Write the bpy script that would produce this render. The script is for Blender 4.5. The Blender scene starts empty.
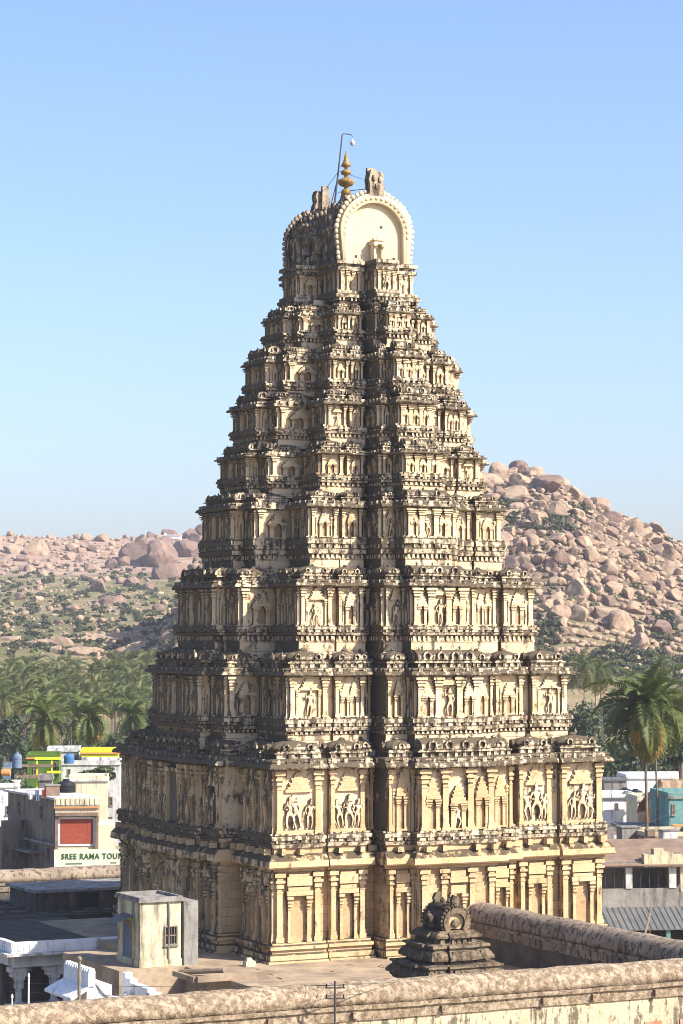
import bpy, bmesh, math, random
import numpy as np
from mathutils import Vector, Matrix, noise
random.seed(7); rng = np.random.default_rng(11)
PI = math.pi
scene = bpy.context.scene
COL = scene.collection
# ------------------------------------------------------------------ camera numbers
F, CX, CY, HC = 2443.0, 341.5, 512.0, 19.5
PITCH = math.atan(128 / F)
ROT = math.radians(26.4)
GZ = -5.0
UU = Vector((math.cos(ROT), math.sin(ROT), 0)); VV = Vector((-math.sin(ROT), math.cos(ROT), 0))
def ray(x, y):
    c, s = math.cos(PITCH), math.sin(PITCH)
    a = (x - CX) / F; b = -(y - CY) / F
    return Vector((a, c - b * s, s + b * c))
def at(x, y, d):
    r = ray(x, y); return Vector((0, 0, HC)) + r * (d / r.y)
def atz(x, y, z):
    r = ray(x, y); return Vector((0, 0, HC)) + r * ((z - HC) / r.z)
def tw(p, c):                      # world point to (u, v) about c
    q = Vector(p) - Vector(c); return q.dot(UU), q.dot(VV)
# ------------------------------------------------------------------ tagging helpers
def tag(o, label=None, cat=None, group=None, kind=None):
    if label: o['label'] = label
    if cat: o['category'] = cat
    if group: o['group'] = group
    if kind: o['kind'] = kind
    return o
def thing(name, label, cat, loc=(0, 0, 0), rotz=0.0, group=None):
    o = bpy.data.objects.new(name, None); COL.objects.link(o)
    o.empty_display_size = .3
    o.location = loc; o.rotation_euler = (0, 0, rotz)
    return tag(o, label, cat, group)
def link(o, parent=None):
    COL.objects.link(o)
    if parent is not None: o.parent = parent
    return o
def children(o): return [c for c in bpy.data.objects if c.parent == o]
def copy_tree(o, parent=None):
    kids = list(o.children)
    c = o.copy(); COL.objects.link(c); c.parent = parent
    for k in kids: copy_tree(k, c)
    return c
class MB:
    def __init__(s): s.v = []; s.f = []; s.m = []; s.M = Matrix.Identity(4); s.cur = 0
    def add(s, vs, fs):
        n = len(s.v); M = s.M
        s.v.extend([(M @ Vector(p))[:] for p in vs])
        s.f.extend([tuple(i + n for i in f) for f in fs]); s.m.extend([s.cur] * len(fs))
        return s
    def box(s, x0, x1, y0, y1, z0, z1, tx=0., ty=0.):
        v = [(x0, y0, z0), (x1, y0, z0), (x1, y1, z0), (x0, y1, z0), (x0 + tx, y0 + ty, z1), (x1 - tx, y0 + ty, z1), (x1 - tx, y1 - ty, z1), (x0 + tx, y1 - ty, z1)]
        return s.add(v, [(3, 2, 1, 0), (4, 5, 6, 7), (0, 1, 5, 4), (1, 2, 6, 5), (2, 3, 7, 6), (3, 0, 4, 7)])
    def cbox(s, x, y, z0, w, d, h, tx=0., ty=0.): return s.box(x - w / 2, x + w / 2, y - d / 2, y + d / 2, z0, z0 + h, tx, ty)
    def lathe(s, prof, n=12, x=0., y=0., sx=1., sy=1., power=None):
        vs = []
        for r, z in prof:
            for k in range(n):
                a = 2 * PI * (k + .5) / n; c, q = math.cos(a), math.sin(a)
                if power:
                    m = (abs(c) ** power + abs(q) ** power) ** (-1 / power); c *= m; q *= m
                vs.append((x + r * c * sx, y + r * q * sy, z))
        fs = []
        for i in range(len(prof) - 1):
            for k in range(n):
                a, b = i * n + k, i * n + (k + 1) % n
                fs.append((a, b, b + n, a + n))
        fs.append(tuple(reversed(range(n)))); fs.append(tuple(range((len(prof) - 1) * n, len(prof) * n)))
        return s.add(vs, fs)
    def tube(s, pts, r, n=6):
        vs = []; pts = [Vector(p) for p in pts]
        for i, p in enumerate(pts):
            t = (pts[min(i + 1, len(pts) - 1)] - pts[max(i - 1, 0)]).normalized()
            a = t.orthogonal().normalized(); b = t.cross(a)
            ri = r[i] if isinstance(r, (list, tuple)) else r
            for k in range(n):
                w = 2 * PI * k / n; vs.append(p + (a * math.cos(w) + b * math.sin(w)) * ri)
        fs = [(i * n + k, i * n + (k + 1) % n, (i + 1) * n + (k + 1) % n, (i + 1) * n + k) for i in range(len(pts) - 1) for k in range(n)]
        fs += [tuple(reversed(range(n))), tuple(range((len(pts) - 1) * n, len(pts) * n))]
        return s.add(vs, fs)
    def extr(s, poly, y0, y1):       # polygon in x,z extruded along y
        n = len(poly); vs = [(x, y0, z) for x, z in poly] + [(x, y1, z) for x, z in poly]
        fs = [(i, (i + 1) % n, (i + 1) % n + n, i + n) for i in range(n)] + [tuple(reversed(range(n))), tuple(range(n, 2 * n))]
        return s.add(vs, fs)
    def extx(s, poly, x0, x1, nseg=1, jit=0.):   # polygon in y,z extruded along x, in steps
        n = len(poly); vs = []
        for k in range(nseg + 1):
            x = x0 + (x1 - x0) * k / nseg
            for y, z in poly:
                d = noise.noise_vector(Vector((x * .9, y, z)) ) * jit
                vs.append((x, y + d.y, z + d.z))
        fs = [(k * n + i, k * n + (i + 1) % n, (k + 1) * n + (i + 1) % n, (k + 1) * n + i) for k in range(nseg) for i in range(n)]
        fs += [tuple(range(n)), tuple(reversed(range(nseg * n, nseg * n + n)))]
        return s.add(vs, fs)
    def ball(s, c, r, n=8, m=5, sx=1, sy=1, sz=1):
        prof = [(max(r * math.sin(PI * i / m), r * .02), -r * math.cos(PI * i / m)) for i in range(m + 1)]
        M = s.M.copy(); s.M = M @ Matrix.Translation(c) @ Matrix.Diagonal((sx, sy, sz, 1)); s.lathe(prof, n); s.M = M; return s
    def mesh(s, name, mats, smooth=False):
        me = bpy.data.meshes.new(name); me.from_pydata(s.v, [], s.f)
        for m in (mats if isinstance(mats, (list, tuple)) else [mats]): me.materials.append(m)
        if any(s.m): me.polygons.foreach_set('material_index', s.m)
        if smooth: me.polygons.foreach_set('use_smooth', [True] * len(s.f))
        me.update(); return me
    def build(s, name, mats, parent=None, smooth=False, loc=None, rotz=None):
        o = bpy.data.objects.new(name, s.mesh(name, mats, smooth)); link(o, parent)
        if loc is not None: o.location = loc
        if rotz is not None: o.rotation_euler = (0, 0, rotz)
        return o
# ------------------------------------------------------------------ materials
def newmat(name):
    m = bpy.data.materials.new(name); m.use_nodes = True
    nt = m.node_tree; b = nt.nodes['Principled BSDF']; b.inputs['Roughness'].default_value = .9
    b.inputs['Specular IOR Level'].default_value = .15
    return m, nt, b
class NT:
    def __init__(s, nt): s.nt = nt; s.pos = None
    def n(s, t, **k):
        x = s.nt.nodes.new(t)
        for a, v in k.items(): setattr(x, a, v)
        return x
    def l(s, a, b): s.nt.links.new(a, b)
    def P(s, scale=(1, 1, 1), obj=False):
        if obj: src = s.n('ShaderNodeTexCoord').outputs['Object']
        else: src = s.n('ShaderNodeNewGeometry').outputs['Position']
        mp = s.n('ShaderNodeMapping'); mp.inputs['Scale'].default_value = scale
        s.l(src, mp.inputs['Vector']); return mp.outputs['Vector']
    def noise(s, vec, scale, detail=6, rough=.6):
        x = s.n('ShaderNodeTexNoise'); x.inputs['Scale'].default_value = scale; x.inputs['Detail'].default_value = detail; x.inputs['Roughness'].default_value = rough
        s.l(vec, x.inputs['Vector']); return x.outputs['Fac']
    def ramp(s, f, a, b, ca=(0, 0, 0, 1), cb=(1, 1, 1, 1)):
        r = s.n('ShaderNodeMapRange'); r.inputs['From Min'].default_value = a; r.inputs['From Max'].default_value = b
        s.l(f, r.inputs['Value']); return r.outputs['Result']
    def math(s, op, a, b=0.):
        m = s.n('ShaderNodeMath', operation=op)
        for i, q in enumerate((a, b)):
            if isinstance(q, (int, float)): m.inputs[i].default_value = q
            else: s.l(q, m.inputs[i])
        return m.outputs[0]
    def mix(s, f, a, b, mode='MIX'):
        m = s.n('ShaderNodeMix', data_type='RGBA', blend_type=mode)
        for i, q in ((0, f), (6, a), (7, b)):
            if isinstance(q, (int, float)): m.inputs[i].default_value = q
            elif isinstance(q, tuple): m.inputs[i].default_value = (*q, 1) if len(q) == 3 else q
            else: s.l(q, m.inputs[i])
        return m.outputs[2]
    def bump(s, bsdf, h, strength=.5, dist=.05):
        b = s.n('ShaderNodeBump'); b.inputs['Strength'].default_value = strength; b.inputs['Distance'].default_value = dist
        s.l(h, b.inputs['Height']); s.l(b.outputs[0], bsdf.inputs['Normal'])
def temple_mat(name, c1, c2, stain=(.030, .023, .015), amount=0., up=.5, side=.12, streak=1.0, rough_scale=1., blocks=False, ochre=.25):
    """limewashed plaster or stone with black weather crust grown on tops; on left-turned faces it is thickened to paint in shade"""
    m, nt, b = newmat(name); g = NT(nt)
    p = g.P()
    big = g.noise(p, .45, 5); mid = g.noise(p, 2.3, 6, .65); fine = g.noise(p, 11, 4, .7)
    col = g.mix(g.ramp(big, .35, .65), c1, c2)
    col = g.mix(g.math('MULTIPLY', g.ramp(mid, .52, .7), ochre), col, (.52, .27, .10))
    col = g.mix(g.math('MULTIPLY', g.ramp(fine, .45, .75), .35), col, tuple(x * .55 for x in c2))
    if blocks:
        br = g.n('ShaderNodeTexBrick'); br.inputs['Scale'].default_value = 1; br.inputs['Mortar Size'].default_value = .012
        br.inputs['Brick Width'].default_value = 1.3; br.inputs['Row Height'].default_value = .55
        br.inputs['Color1'].default_value = (1, 1, 1, 1); br.inputs['Color2'].default_value = (.72, .7, .68, 1); br.inputs['Mortar'].default_value = (.3, .26, .22, 1)
        tc = g.n('ShaderNodeTexCoord'); sx = g.n('ShaderNodeSeparateXYZ'); g.l(tc.outputs['Object'], sx.inputs[0])
        cb = g.n('ShaderNodeCombineXYZ'); g.l(g.math('ADD', sx.outputs[0], sx.outputs[1]), cb.inputs[0]); g.l(sx.outputs[2], cb.inputs[1])
        g.l(cb.outputs[0], br.inputs['Vector'])
        col = g.mix(.8, col, br.outputs['Color'], 'MULTIPLY')
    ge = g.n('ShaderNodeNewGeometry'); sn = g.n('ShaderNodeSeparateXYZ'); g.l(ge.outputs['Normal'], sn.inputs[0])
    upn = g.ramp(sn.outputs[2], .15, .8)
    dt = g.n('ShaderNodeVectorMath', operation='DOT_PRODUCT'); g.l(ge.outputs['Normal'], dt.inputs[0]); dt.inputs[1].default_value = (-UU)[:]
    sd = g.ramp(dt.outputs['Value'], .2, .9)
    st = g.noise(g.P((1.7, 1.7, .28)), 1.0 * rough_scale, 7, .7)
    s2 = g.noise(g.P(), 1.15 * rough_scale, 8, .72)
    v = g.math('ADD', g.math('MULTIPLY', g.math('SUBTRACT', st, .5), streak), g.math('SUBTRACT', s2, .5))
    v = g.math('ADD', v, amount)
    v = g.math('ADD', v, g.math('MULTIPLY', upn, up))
    v = g.math('ADD', v, g.math('MULTIPLY', sd, side))  # extra dark crust on left-turned faces puts shade into the colour
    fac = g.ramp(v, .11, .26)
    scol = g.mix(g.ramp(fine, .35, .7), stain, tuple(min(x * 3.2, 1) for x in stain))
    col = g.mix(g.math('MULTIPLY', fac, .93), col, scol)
    g.l(col, b.inputs['Base Color'])
    g.bump(b, g.math('ADD', mid, g.math('MULTIPLY', fine, .6)), .75, .09)
    return m
def simple(name, c, c2=None, scale=1.5, stain=0., bump=.3, rough=.9, metallic=0., obj=False, dist=.03):
    m, nt, b = newmat(name); g = NT(nt); p = g.P(obj=obj)
    c2 = c2 or tuple(x * .7 for x in c)
    n1 = g.noise(p, scale, 6, .65); n2 = g.noise(p, scale * 7, 4)
    col = g.mix(g.ramp(n1, .38, .64), c, c2)
    col = g.mix(g.math('MULTIPLY', g.ramp(n2, .45, .8), .4), col, tuple(x * .6 for x in c2))
    if stain:
        st = g.noise(g.P((1.4, 1.4, .25)), 1.1, 6, .7)
        col = g.mix(g.math('MULTIPLY', g.ramp(st, .56 - stain * .2, .74 - stain * .2), .85), col, (.05, .045, .04))
    g.l(col, b.inputs['Base Color']); b.inputs['Roughness'].default_value = rough; b.inputs['Metallic'].default_value = metallic
    if bump: g.bump(b, n2, bump, dist)
    return m
M = {}
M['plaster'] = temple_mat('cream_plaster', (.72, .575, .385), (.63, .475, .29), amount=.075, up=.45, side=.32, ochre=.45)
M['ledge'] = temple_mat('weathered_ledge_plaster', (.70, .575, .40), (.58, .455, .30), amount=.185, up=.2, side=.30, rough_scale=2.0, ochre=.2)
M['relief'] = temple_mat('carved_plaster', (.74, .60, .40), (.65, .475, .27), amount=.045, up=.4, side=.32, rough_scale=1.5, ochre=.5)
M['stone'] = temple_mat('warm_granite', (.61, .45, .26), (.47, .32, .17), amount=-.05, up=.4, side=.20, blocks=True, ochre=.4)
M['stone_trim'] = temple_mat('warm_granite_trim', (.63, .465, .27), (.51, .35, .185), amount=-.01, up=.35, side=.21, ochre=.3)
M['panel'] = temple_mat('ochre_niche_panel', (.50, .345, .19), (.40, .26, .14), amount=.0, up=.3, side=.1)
M['doorway'] = simple('shaded_doorway_recess', (.16, .13, .09), (.11, .09, .065))  # brown-grey panel carries the shade of the door recess in its colour
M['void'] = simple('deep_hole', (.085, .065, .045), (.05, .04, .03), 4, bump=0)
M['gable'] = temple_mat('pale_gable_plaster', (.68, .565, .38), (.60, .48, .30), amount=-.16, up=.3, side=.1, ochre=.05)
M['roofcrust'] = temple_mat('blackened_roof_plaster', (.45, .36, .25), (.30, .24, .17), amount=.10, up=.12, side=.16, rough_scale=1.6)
M['gilt'] = simple('old_gilded_copper', (.34, .22, .07), (.2, .125, .04), 3, rough=.6, metallic=.2)
M['iron'] = simple('dull_iron', (.09, .085, .085), (.06, .05, .05), rough=.6)
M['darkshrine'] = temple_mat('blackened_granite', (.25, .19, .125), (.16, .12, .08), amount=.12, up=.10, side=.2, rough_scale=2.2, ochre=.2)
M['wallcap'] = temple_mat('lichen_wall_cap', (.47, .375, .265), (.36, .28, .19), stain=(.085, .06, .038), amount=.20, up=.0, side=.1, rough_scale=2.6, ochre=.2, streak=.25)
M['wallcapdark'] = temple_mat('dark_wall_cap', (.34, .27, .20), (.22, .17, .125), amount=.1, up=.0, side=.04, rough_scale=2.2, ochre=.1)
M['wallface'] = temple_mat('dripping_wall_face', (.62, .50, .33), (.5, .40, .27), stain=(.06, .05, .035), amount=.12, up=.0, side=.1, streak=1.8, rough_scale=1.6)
M['redstripe'] = simple('faded_red_limewash', (.42, .13, .07), (.45, .3, .2), 1.2, stain=.3)
M['paving'] = simple('worn_stone_paving', (.40, .30, .20), (.22, .165, .115), .55, bump=.4)
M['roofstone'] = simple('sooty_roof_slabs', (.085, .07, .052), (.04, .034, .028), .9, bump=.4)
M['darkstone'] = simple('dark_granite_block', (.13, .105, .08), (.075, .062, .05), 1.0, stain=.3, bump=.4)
M['white'] = simple('white_limewash', (.78, .78, .77), (.66, .66, .66), .8, stain=.14)
M['whitegrey'] = simple('weathered_whitewash', (.60, .59, .57), (.45, .44, .42), .8, stain=.32)
M['cream'] = simple('cream_house_wall', (.60, .52, .35), (.50, .43, .28), .8, stain=.42)
M['concrete'] = simple('stained_concrete', (.30, .28, .25), (.20, .185, .165), .7, stain=.3)
M['greywall'] = simple('grey_render', (.20, .18, .16), (.14, .125, .11), .6, stain=.35)
M['greyhouse'] = simple('brown_grey_render', (.24, .205, .165), (.17, .145, .115), .6, stain=.3)
M['tilewall'] = simple('brown_tin_roof', (.26, .18, .13), (.17, .12, .09), .9)
M['tin'] = simple('grey_corrugated_sheet', (.10, .105, .11), (.15, .145, .14), .7, rough=.6)
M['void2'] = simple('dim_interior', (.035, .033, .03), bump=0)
M['redpanel'] = simple('brick_red_panel', (.36, .085, .05), (.27, .06, .035), 4, stain=.12)
M['paint_cream'] = simple('pale_yellow_paint', (.70, .62, .44), (.60, .52, .36), 1, stain=.12)
M['orange'] = simple('orange_trim_paint', (.62, .28, .10), (.55, .24, .08), 2)
M['green'] = simple('leaf_green_paint', (.09, .17, .03), (.065, .13, .025), 1)
M['yellow'] = simple('lime_yellow_paint', (.62, .66, .04), (.5, .54, .04), 1)
M['blue'] = simple('blue_tank_plastic', (.06, .17, .33), (.05, .13, .27), 1, rough=.5)
M['black'] = simple('black_tank_plastic', (.025, .025, .028), rough=.5)
M['bluegrey'] = simple('slate_blue_paint', (.14, .20, .28), (.11, .15, .2), 1)
M['teal'] = simple('teal_house_paint', (.17, .33, .31), (.13, .26, .25), .8, stain=.1)
M['thatch'] = simple('old_thatch', (.42, .29, .18), (.28, .19, .12), 2.5, bump=.8, dist=.15)
M['timber'] = simple('grey_timber', (.28, .22, .15), (.18, .14, .1), 3)
M['glass'] = simple('dark_window_glass', (.02, .022, .025), bump=0, rough=.15)
M['letter'] = simple('dark_green_lettering', (.05, .13, .05), bump=0)
M['signboard'] = simple('yellow_white_signboard', (.74, .74, .52), (.70, .69, .47), 1)
M['ground'] = simple('dry_earth', (.30, .22, .14), (.17, .17, .08), .02, bump=.3)
M['trunk'] = simple('palm_trunk_bark', (.20, .16, .12), (.13, .10, .075), 2)
def leafmat(name, c, c2):
    m, nt, b = newmat(name); g = NT(nt)
    oi = g.n('ShaderNodeObjectInfo'); n1 = g.noise(g.P(), .9, 3)
    col = g.mix(g.ramp(n1, .35, .65), c, c2)
    col = g.mix(g.math('MULTIPLY', oi.outputs['Random'], .45), col, tuple(x * .5 for x in c2))
    g.l(col, b.inputs['Base Color']); b.inputs['Roughness'].default_value = .55; b.inputs['Specular IOR Level'].default_value = .3
    b.inputs['Subsurface Weight'].default_value = 0
    tr = g.n('ShaderNodeBsdfTranslucent'); g.l(col, tr.inputs['Color'])
    mx = g.n('ShaderNodeMixShader'); mx.inputs[0].default_value = .2
    out = nt.nodes['Material Output']; g.l(b.outputs[0], mx.inputs[1]); g.l(tr.outputs[0], mx.inputs[2]); g.l(mx.outputs[0], out.inputs['Surface'])
    return m
M['frond'] = leafmat('palm_frond_green', (.135, .165, .036), (.09, .12, .028))
M['deadfrond'] = leafmat('yellowed_palm_frond', (.40, .29, .06), (.30, .21, .05))
M['leaf'] = leafmat('broad_leaf_green', (.08, .105, .036), (.055, .075, .026))
M['farfrond'] = leafmat('sunlit_palm_frond', (.175, .195, .055), (.105, .13, .038))
M['scrub'] = leafmat('dry_scrub_green', (.11, .12, .048), (.07, .08, .032))
def boulder_mat(name, c1, c2):
    m, nt, b = newmat(name); g = NT(nt); p = g.P()
    n1 = g.noise(p, .12, 6, .65); n2 = g.noise(p, .55, 6, .7); oi = g.n('ShaderNodeObjectInfo')
    col = g.mix(g.ramp(n1, .35, .65), c1, c2)
    col = g.mix(g.math('MULTIPLY', g.ramp(n2, .48, .7), .55), col, tuple(x * .55 for x in c2))
    st = g.noise(g.P((.9, .9, .12)), .5, 5, .7); col = g.mix(g.math('MULTIPLY', g.ramp(st, .55, .68), .7), col, (.09, .07, .055))
    g.l(col, b.inputs['Base Color']); g.bump(b, n2, .6, .5); return m
M['b_pink'] = boulder_mat('pink_granite', (.41, .285, .195), (.28, .195, .135))
M['b_tan'] = boulder_mat('tan_granite', (.41, .295, .20), (.28, .20, .14))
M['b_brown'] = boulder_mat('brown_granite', (.27, .18, .135), (.18, .12, .095))
def hill_mat():
    m, nt, b = newmat('scrubby_hillside'); g = NT(nt); p = g.P()
    n1 = g.noise(p, .022, 6, .65); n2 = g.noise(p, .16, 6, .7); n3 = g.noise(g.P((1, .6, 2.5)), .035, 7, .7)
    soil = g.mix(g.ramp(n2, .4, .6), (.33, .235, .15), (.20, .165, .085))
    veg = g.mix(g.ramp(n2, .4, .62), (.105, .11, .04), (.18, .155, .07))
    col = g.mix(g.ramp(n1, .42, .55), soil, veg)
    rock = g.mix(g.ramp(n3, .38, .6), (.40, .28, .205), (.28, .19, .14))
    vo = g.n('ShaderNodeTexVoronoi', feature='DISTANCE_TO_EDGE'); vo.inputs['Scale'].default_value = .045; g.l(g.P((1, .35, 1.6)), vo.inputs['Vector'])
    rock = g.mix(g.math('MULTIPLY', g.ramp(vo.outputs['Distance'], .07, .0), .7), rock, (.14, .11, .085))
    sx = g.n('ShaderNodeSeparateXYZ'); g.l(g.P(), sx.inputs[0])
    rh = g.math('MULTIPLY', g.ramp(sx.outputs[0], 5, 40), g.ramp(sx.outputs[1], 585, 640)); col = g.mix(g.math('MULTIPLY', rh, .8), col, g.mix(g.ramp(n2, .4, .6), (.15, .105, .08), (.11, .085, .055)))
    far = g.math('ADD', g.ramp(sx.outputs[1], 1090, 1190), g.math('SUBTRACT', g.math('MULTIPLY', n1, 1.2), .65))
    col = g.mix(g.ramp(far, .35, .6), col, rock)
    g.l(col, b.inputs['Base Color']); g.bump(b, n2, .7, 1.5); return m
M['hill'] = hill_mat()
# ------------------------------------------------------------------ temple plan
def segs(face, p, pattern):
    out = []
    for t0, t1, k, ty in pattern: out.append((t0, t1, (k * p if ty in 'bC' else k), ty))
    return out
def mirror(half):
    return half + [(-t1, -t0, k, ty) for t0, t1, k, ty in reversed(half[:-1])]
PAT_E = mirror([(-1, -.74, 0, 'A'), (-.74, -.68, -.38, 'g'), (-.68, -.475, -.12, 'B'), (-.475, -.38, -1.05, 'R'), (-.38, -.225, .55, 'b'), (-.225, .225, 1., 'C')])
PAT_L = mirror([(-1, -.85, 0, 'A'), (-.85, -.81, -.3, 'g'), (-.81, -.63, -.1, 'B'), (-.63, -.53, -.7, 'R'), (-.53, -.31, .72, 'b'), (-.31, .31, 1., 'C')])
PAT_N = mirror([(-1, -.45, 0, 'A'), (-.45, -.24, -.2, 'g'), (-.24, .24, 1., 'C')])
class Plan:
    def __init__(s, a, b, pe, pl, pe_pat=PAT_E, pl_pat=PAT_L, sv=0.):
        s.a, s.b, s.sv = a, b, sv
        s.fs = [segs(0, pe, pe_pat), segs(1, pl, pl_pat), segs(2, pe, pe_pat), segs(3, pl, pl_pat)]
        pts = []; lims = []
        for i, fs in enumerate(s.fs):
            h = a if i % 2 == 0 else b
            loc = []
            for j, (t0, t1, d, ty) in enumerate(fs):
                w = (t1 - t0) * h
                loc.append((t0 * h, d, 9.))                         # edge along this bay
                if j < len(fs) - 1:
                    nd = fs[j + 1]; nw = (nd[1] - nd[0]) * h
                    l = min(.38 * w if ty in 'gR' else 9, .38 * nw if nd[3] in 'gR' else 9)
                    loc.append((t1 * h, d, l))                      # flank edge
            for (q, d, l) in loc:
                pts.append(s.world(i, q, d)); lims.append(l)
        s.p = pts; s.l = lims
        n = len(pts); s.nrm = []
        for i in range(n):
            e = Vector(pts[(i + 1) % n]) - Vector(pts[i]); e.normalize(); s.nrm.append(Vector((e.y, -e.x)))
    def world(s, i, q, d):
        x, y = [(q, -s.b - d), (s.a + d, q), (-q, s.b + d), (-s.a - d, -q)][i]
        return (x, y + s.sv)
    def frame(s, i, q, d):      # local x along the face, -y outward
        x, y = s.world(i, q, d)
        return Matrix.Translation((x, y, 0)) @ Matrix.Rotation([0, PI / 2, PI, -PI / 2][i], 4, 'Z')
    def ring(s, off):
        n = len(s.p); out = []
        for i in range(n):
            j = (i - 1) % n
            out.append(Vector(s.p[i]) + s.nrm[j] * min(off, s.l[j]) + s.nrm[i] * min(off, s.l[i]))
        return out
    def bays(s):
        for i, fs in enumerate(s.fs):
            h = s.a if i % 2 == 0 else s.b
            for j, (t0, t1, d, ty) in enumerate(fs): yield i, j, ty, (t0 + t1) / 2 * h, (t1 - t0) * h, d
def loft(mb, rings, step=.7, jit=.035, cap=False):
    """rings: (list of 2-D corners, z); edges subdivided the same way on every ring"""
    base = rings[0][0]; n = len(base)
    div = [max(1, int((base[(i + 1) % n] - base[i]).length / step)) for i in range(n)]
    N = sum(div); vs = []
    for pts, z in rings:
        for i in range(n):
            for k in range(div[i]):
                q = pts[i].lerp(pts[(i + 1) % n], k / div[i])
                p = Vector((q.x, q.y, z)); w = noise.noise_vector(p * 1.1 + Vector((3, 7, 1))) * jit + noise.noise_vector(p * 3.1) * jit * .6
                vs.append(p + w)
    fs = []
    for r in range(len(rings) - 1):
        for k in range(N):
            a, b = r * N + k, r * N + (k + 1) % N
            fs.append((a, b, b + N, a + N))
    if cap: fs.append(tuple(range((len(rings) - 1) * N, len(rings) * N)))
    mb.add(vs, fs)
def lumps(mb, plan, off, z0, z1, step, depth, fill=.62, jit=.25):
    """carved blocks in a row along the whole outline"""
    ring = plan.ring(off); n = len(ring)
    M0 = mb.M.copy()
    for i in range(n):
        a, b = ring[i], ring[(i + 1) % n]; L = (b - a).length
        if L < step * .8: continue
        k = max(1, round(L / step)); ang = math.atan2((b - a).y, (b - a).x)
        for q in range(k):
            if random.random() < .06: continue
            c = a.lerp(b, (q + .5) / k); w = L / k * fill * random.uniform(1 - jit, 1 + jit); h = (z1 - z0) * random.uniform(1 - jit, 1)
            mb.M = M0 @ Matrix.Translation((c.x, c.y, 0)) @ Matrix.Rotation(ang, 4, 'Z')
            mb.box(-w / 2, w / 2, -depth * random.uniform(.7, 1.2), .1, z0, z0 + h, w * .08, 0)
    mb.M = M0
# ------------------------------------------------------------------ temple relief pieces (local: x along wall, -y outward, z up)
def pilaster(mb, x, z0, h, w, d, y=0.05):
    def b(ww, dd, a, c, t=0): mb.box(x - ww / 2, x + ww / 2, y - .05 - dd, y, z0 + a * h, z0 + c * h, t, 0)
    b(w * 1.5, d * 1.35, 0, .07); b(w * 1.2, d * 1.15, .07, .12); b(w, d, .12, .70)
    b(w * 1.16, d * 1.15, .70, .725); b(w * .86, d * .9, .725, .77); b(w * 1.35, d * 1.35, .77, .82); b(w * 1.05, d, .82, .845)
    b(w * 1.75, d * 1.6, .845, .885); b(w * 1.1, d * 1.05, .885, 1.0)
    mb.box(x - w * 1.0, x + w * 1.0, y - .05 - d * 1.5, y, z0 + .925 * h, z0 + .985 * h, 0, 0)
def mini_roof(mb, x, z0, w, h, d):
    z = z0; ww = w
    for k, (f, hh) in enumerate(((1.15, .14), (.86, .16), (1.0, .10), (.66, .18), (.8, .1), (.46, .2), (.3, .12))):
        mb.box(x - ww * f / 2, x + ww * f / 2, -d * (.5 + .5 * f), .04, z, z + hh * h, 0, 0); z += hh * h
def aedicule(mb, x, z0, w, h, d, panel=True):
    """small niche: two slim pillars, lintel, stepped roof, ochre panel behind"""
    pw = w * .27
    for sx in (-1, 1): pilaster(mb, x + sx * (w / 2 - pw / 2), z0, h * .58, pw, d)
    mb.box(x - w * .56, x + w * .56, -d * 1.5, .04, z0 + h * .58, z0 + h * .64)
    mb.box(x - w * .5, x + w * .5, -d * 1.1, .04, z0 + h * .64, z0 + h * .67)
    mini_roof(mb, x, z0 + h * .67, w * .86, h * .30, d)
    if panel:
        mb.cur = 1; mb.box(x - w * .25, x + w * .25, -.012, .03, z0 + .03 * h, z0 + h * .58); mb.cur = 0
    mb.box(x - w * .55, x + w * .55, -d * 1.2, .04, z0, z0 + h * .035)
def horseshoe(mb, x, y, z, r, d=.12, n=10, hole=True, teeth=0):
    """nasi: arch ring standing on a cornice with a dark hole"""
    pts = []; a0, a1 = -.75, PI + .75
    for k in range(n + 1):
        a = a0 + (a1 - a0) * k / n; pts.append((math.cos(a), math.sin(a)))
    vs = []; m = len(pts)
    for c, q in pts:
        for rr, yy in ((r, 0), (r, -d), (r * .62, -d), (r * .62, -d * .25)): vs.append((x + c * rr, y + yy, z + q * rr))
    fs = [(k * 4 + j, k * 4 + j + 1, k * 4 + 5 + j, k * 4 + 4 + j) for k in range(m - 1) for j in range(3)]
    mb.add(vs, fs)
    if hole:
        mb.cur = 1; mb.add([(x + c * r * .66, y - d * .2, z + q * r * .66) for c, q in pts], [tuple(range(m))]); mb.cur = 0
    for k in range(teeth):
        a = -.4 + (PI + .8) * k / (teeth - 1); mb.ball((x + math.cos(a) * r * 1.08, y - d * .4, z + math.sin(a) * r * 1.08), r * .13, 6, 4)
    mb.ball((x, y - d * .5, z + r * 1.15), r * .2, 6, 4)
def kuta(w, d, h, nasi=1):
    mb = MB()
    mb.box(-w * .40, w * .40, -d * .40, d * .40, 0, h * .30)
    for sx in (-1, -.33, .33, 1):
        for sy in (-1, 1): mb.cbox(sx * w * .40, sy * d * .41, 0, w * .13, d * .13, h * .27)
    mb.box(-w * .52, w * .52, -d * .52, d * .52, h * .27, h * .34); mb.box(-w * .46, w * .46, -d * .46, d * .46, h * .34, h * .41, .02, .02)
    pr = [(.42, .41), (.48, .46), (.505, .55), (.50, .64), (.45, .74), (.36, .83), (.24, .90), (.11, .95), (.07, .99), (.10, 1.02), (.07, 1.08), (.01, 1.14)]
    mb.lathe([(r, z * h) for r, z in pr], 16, sx=w, sy=d, power=4.5)
    M0 = mb.M.copy()
    for q in range(4):
        ww, dd = (w, d) if q % 2 == 0 else (d, w)
        mb.M = M0 @ Matrix.Rotation(q * PI / 2, 4, 'Z')
        r = min(ww * .2, h * .2)
        xs = [0] if ww < 2.2 * h * .8 else [-ww * .27, ww * .27]
        for x in xs: horseshoe(mb, x, -dd * .47, h * .62, r, dd * .1)
    mb.M = M0
    return mb
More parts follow.
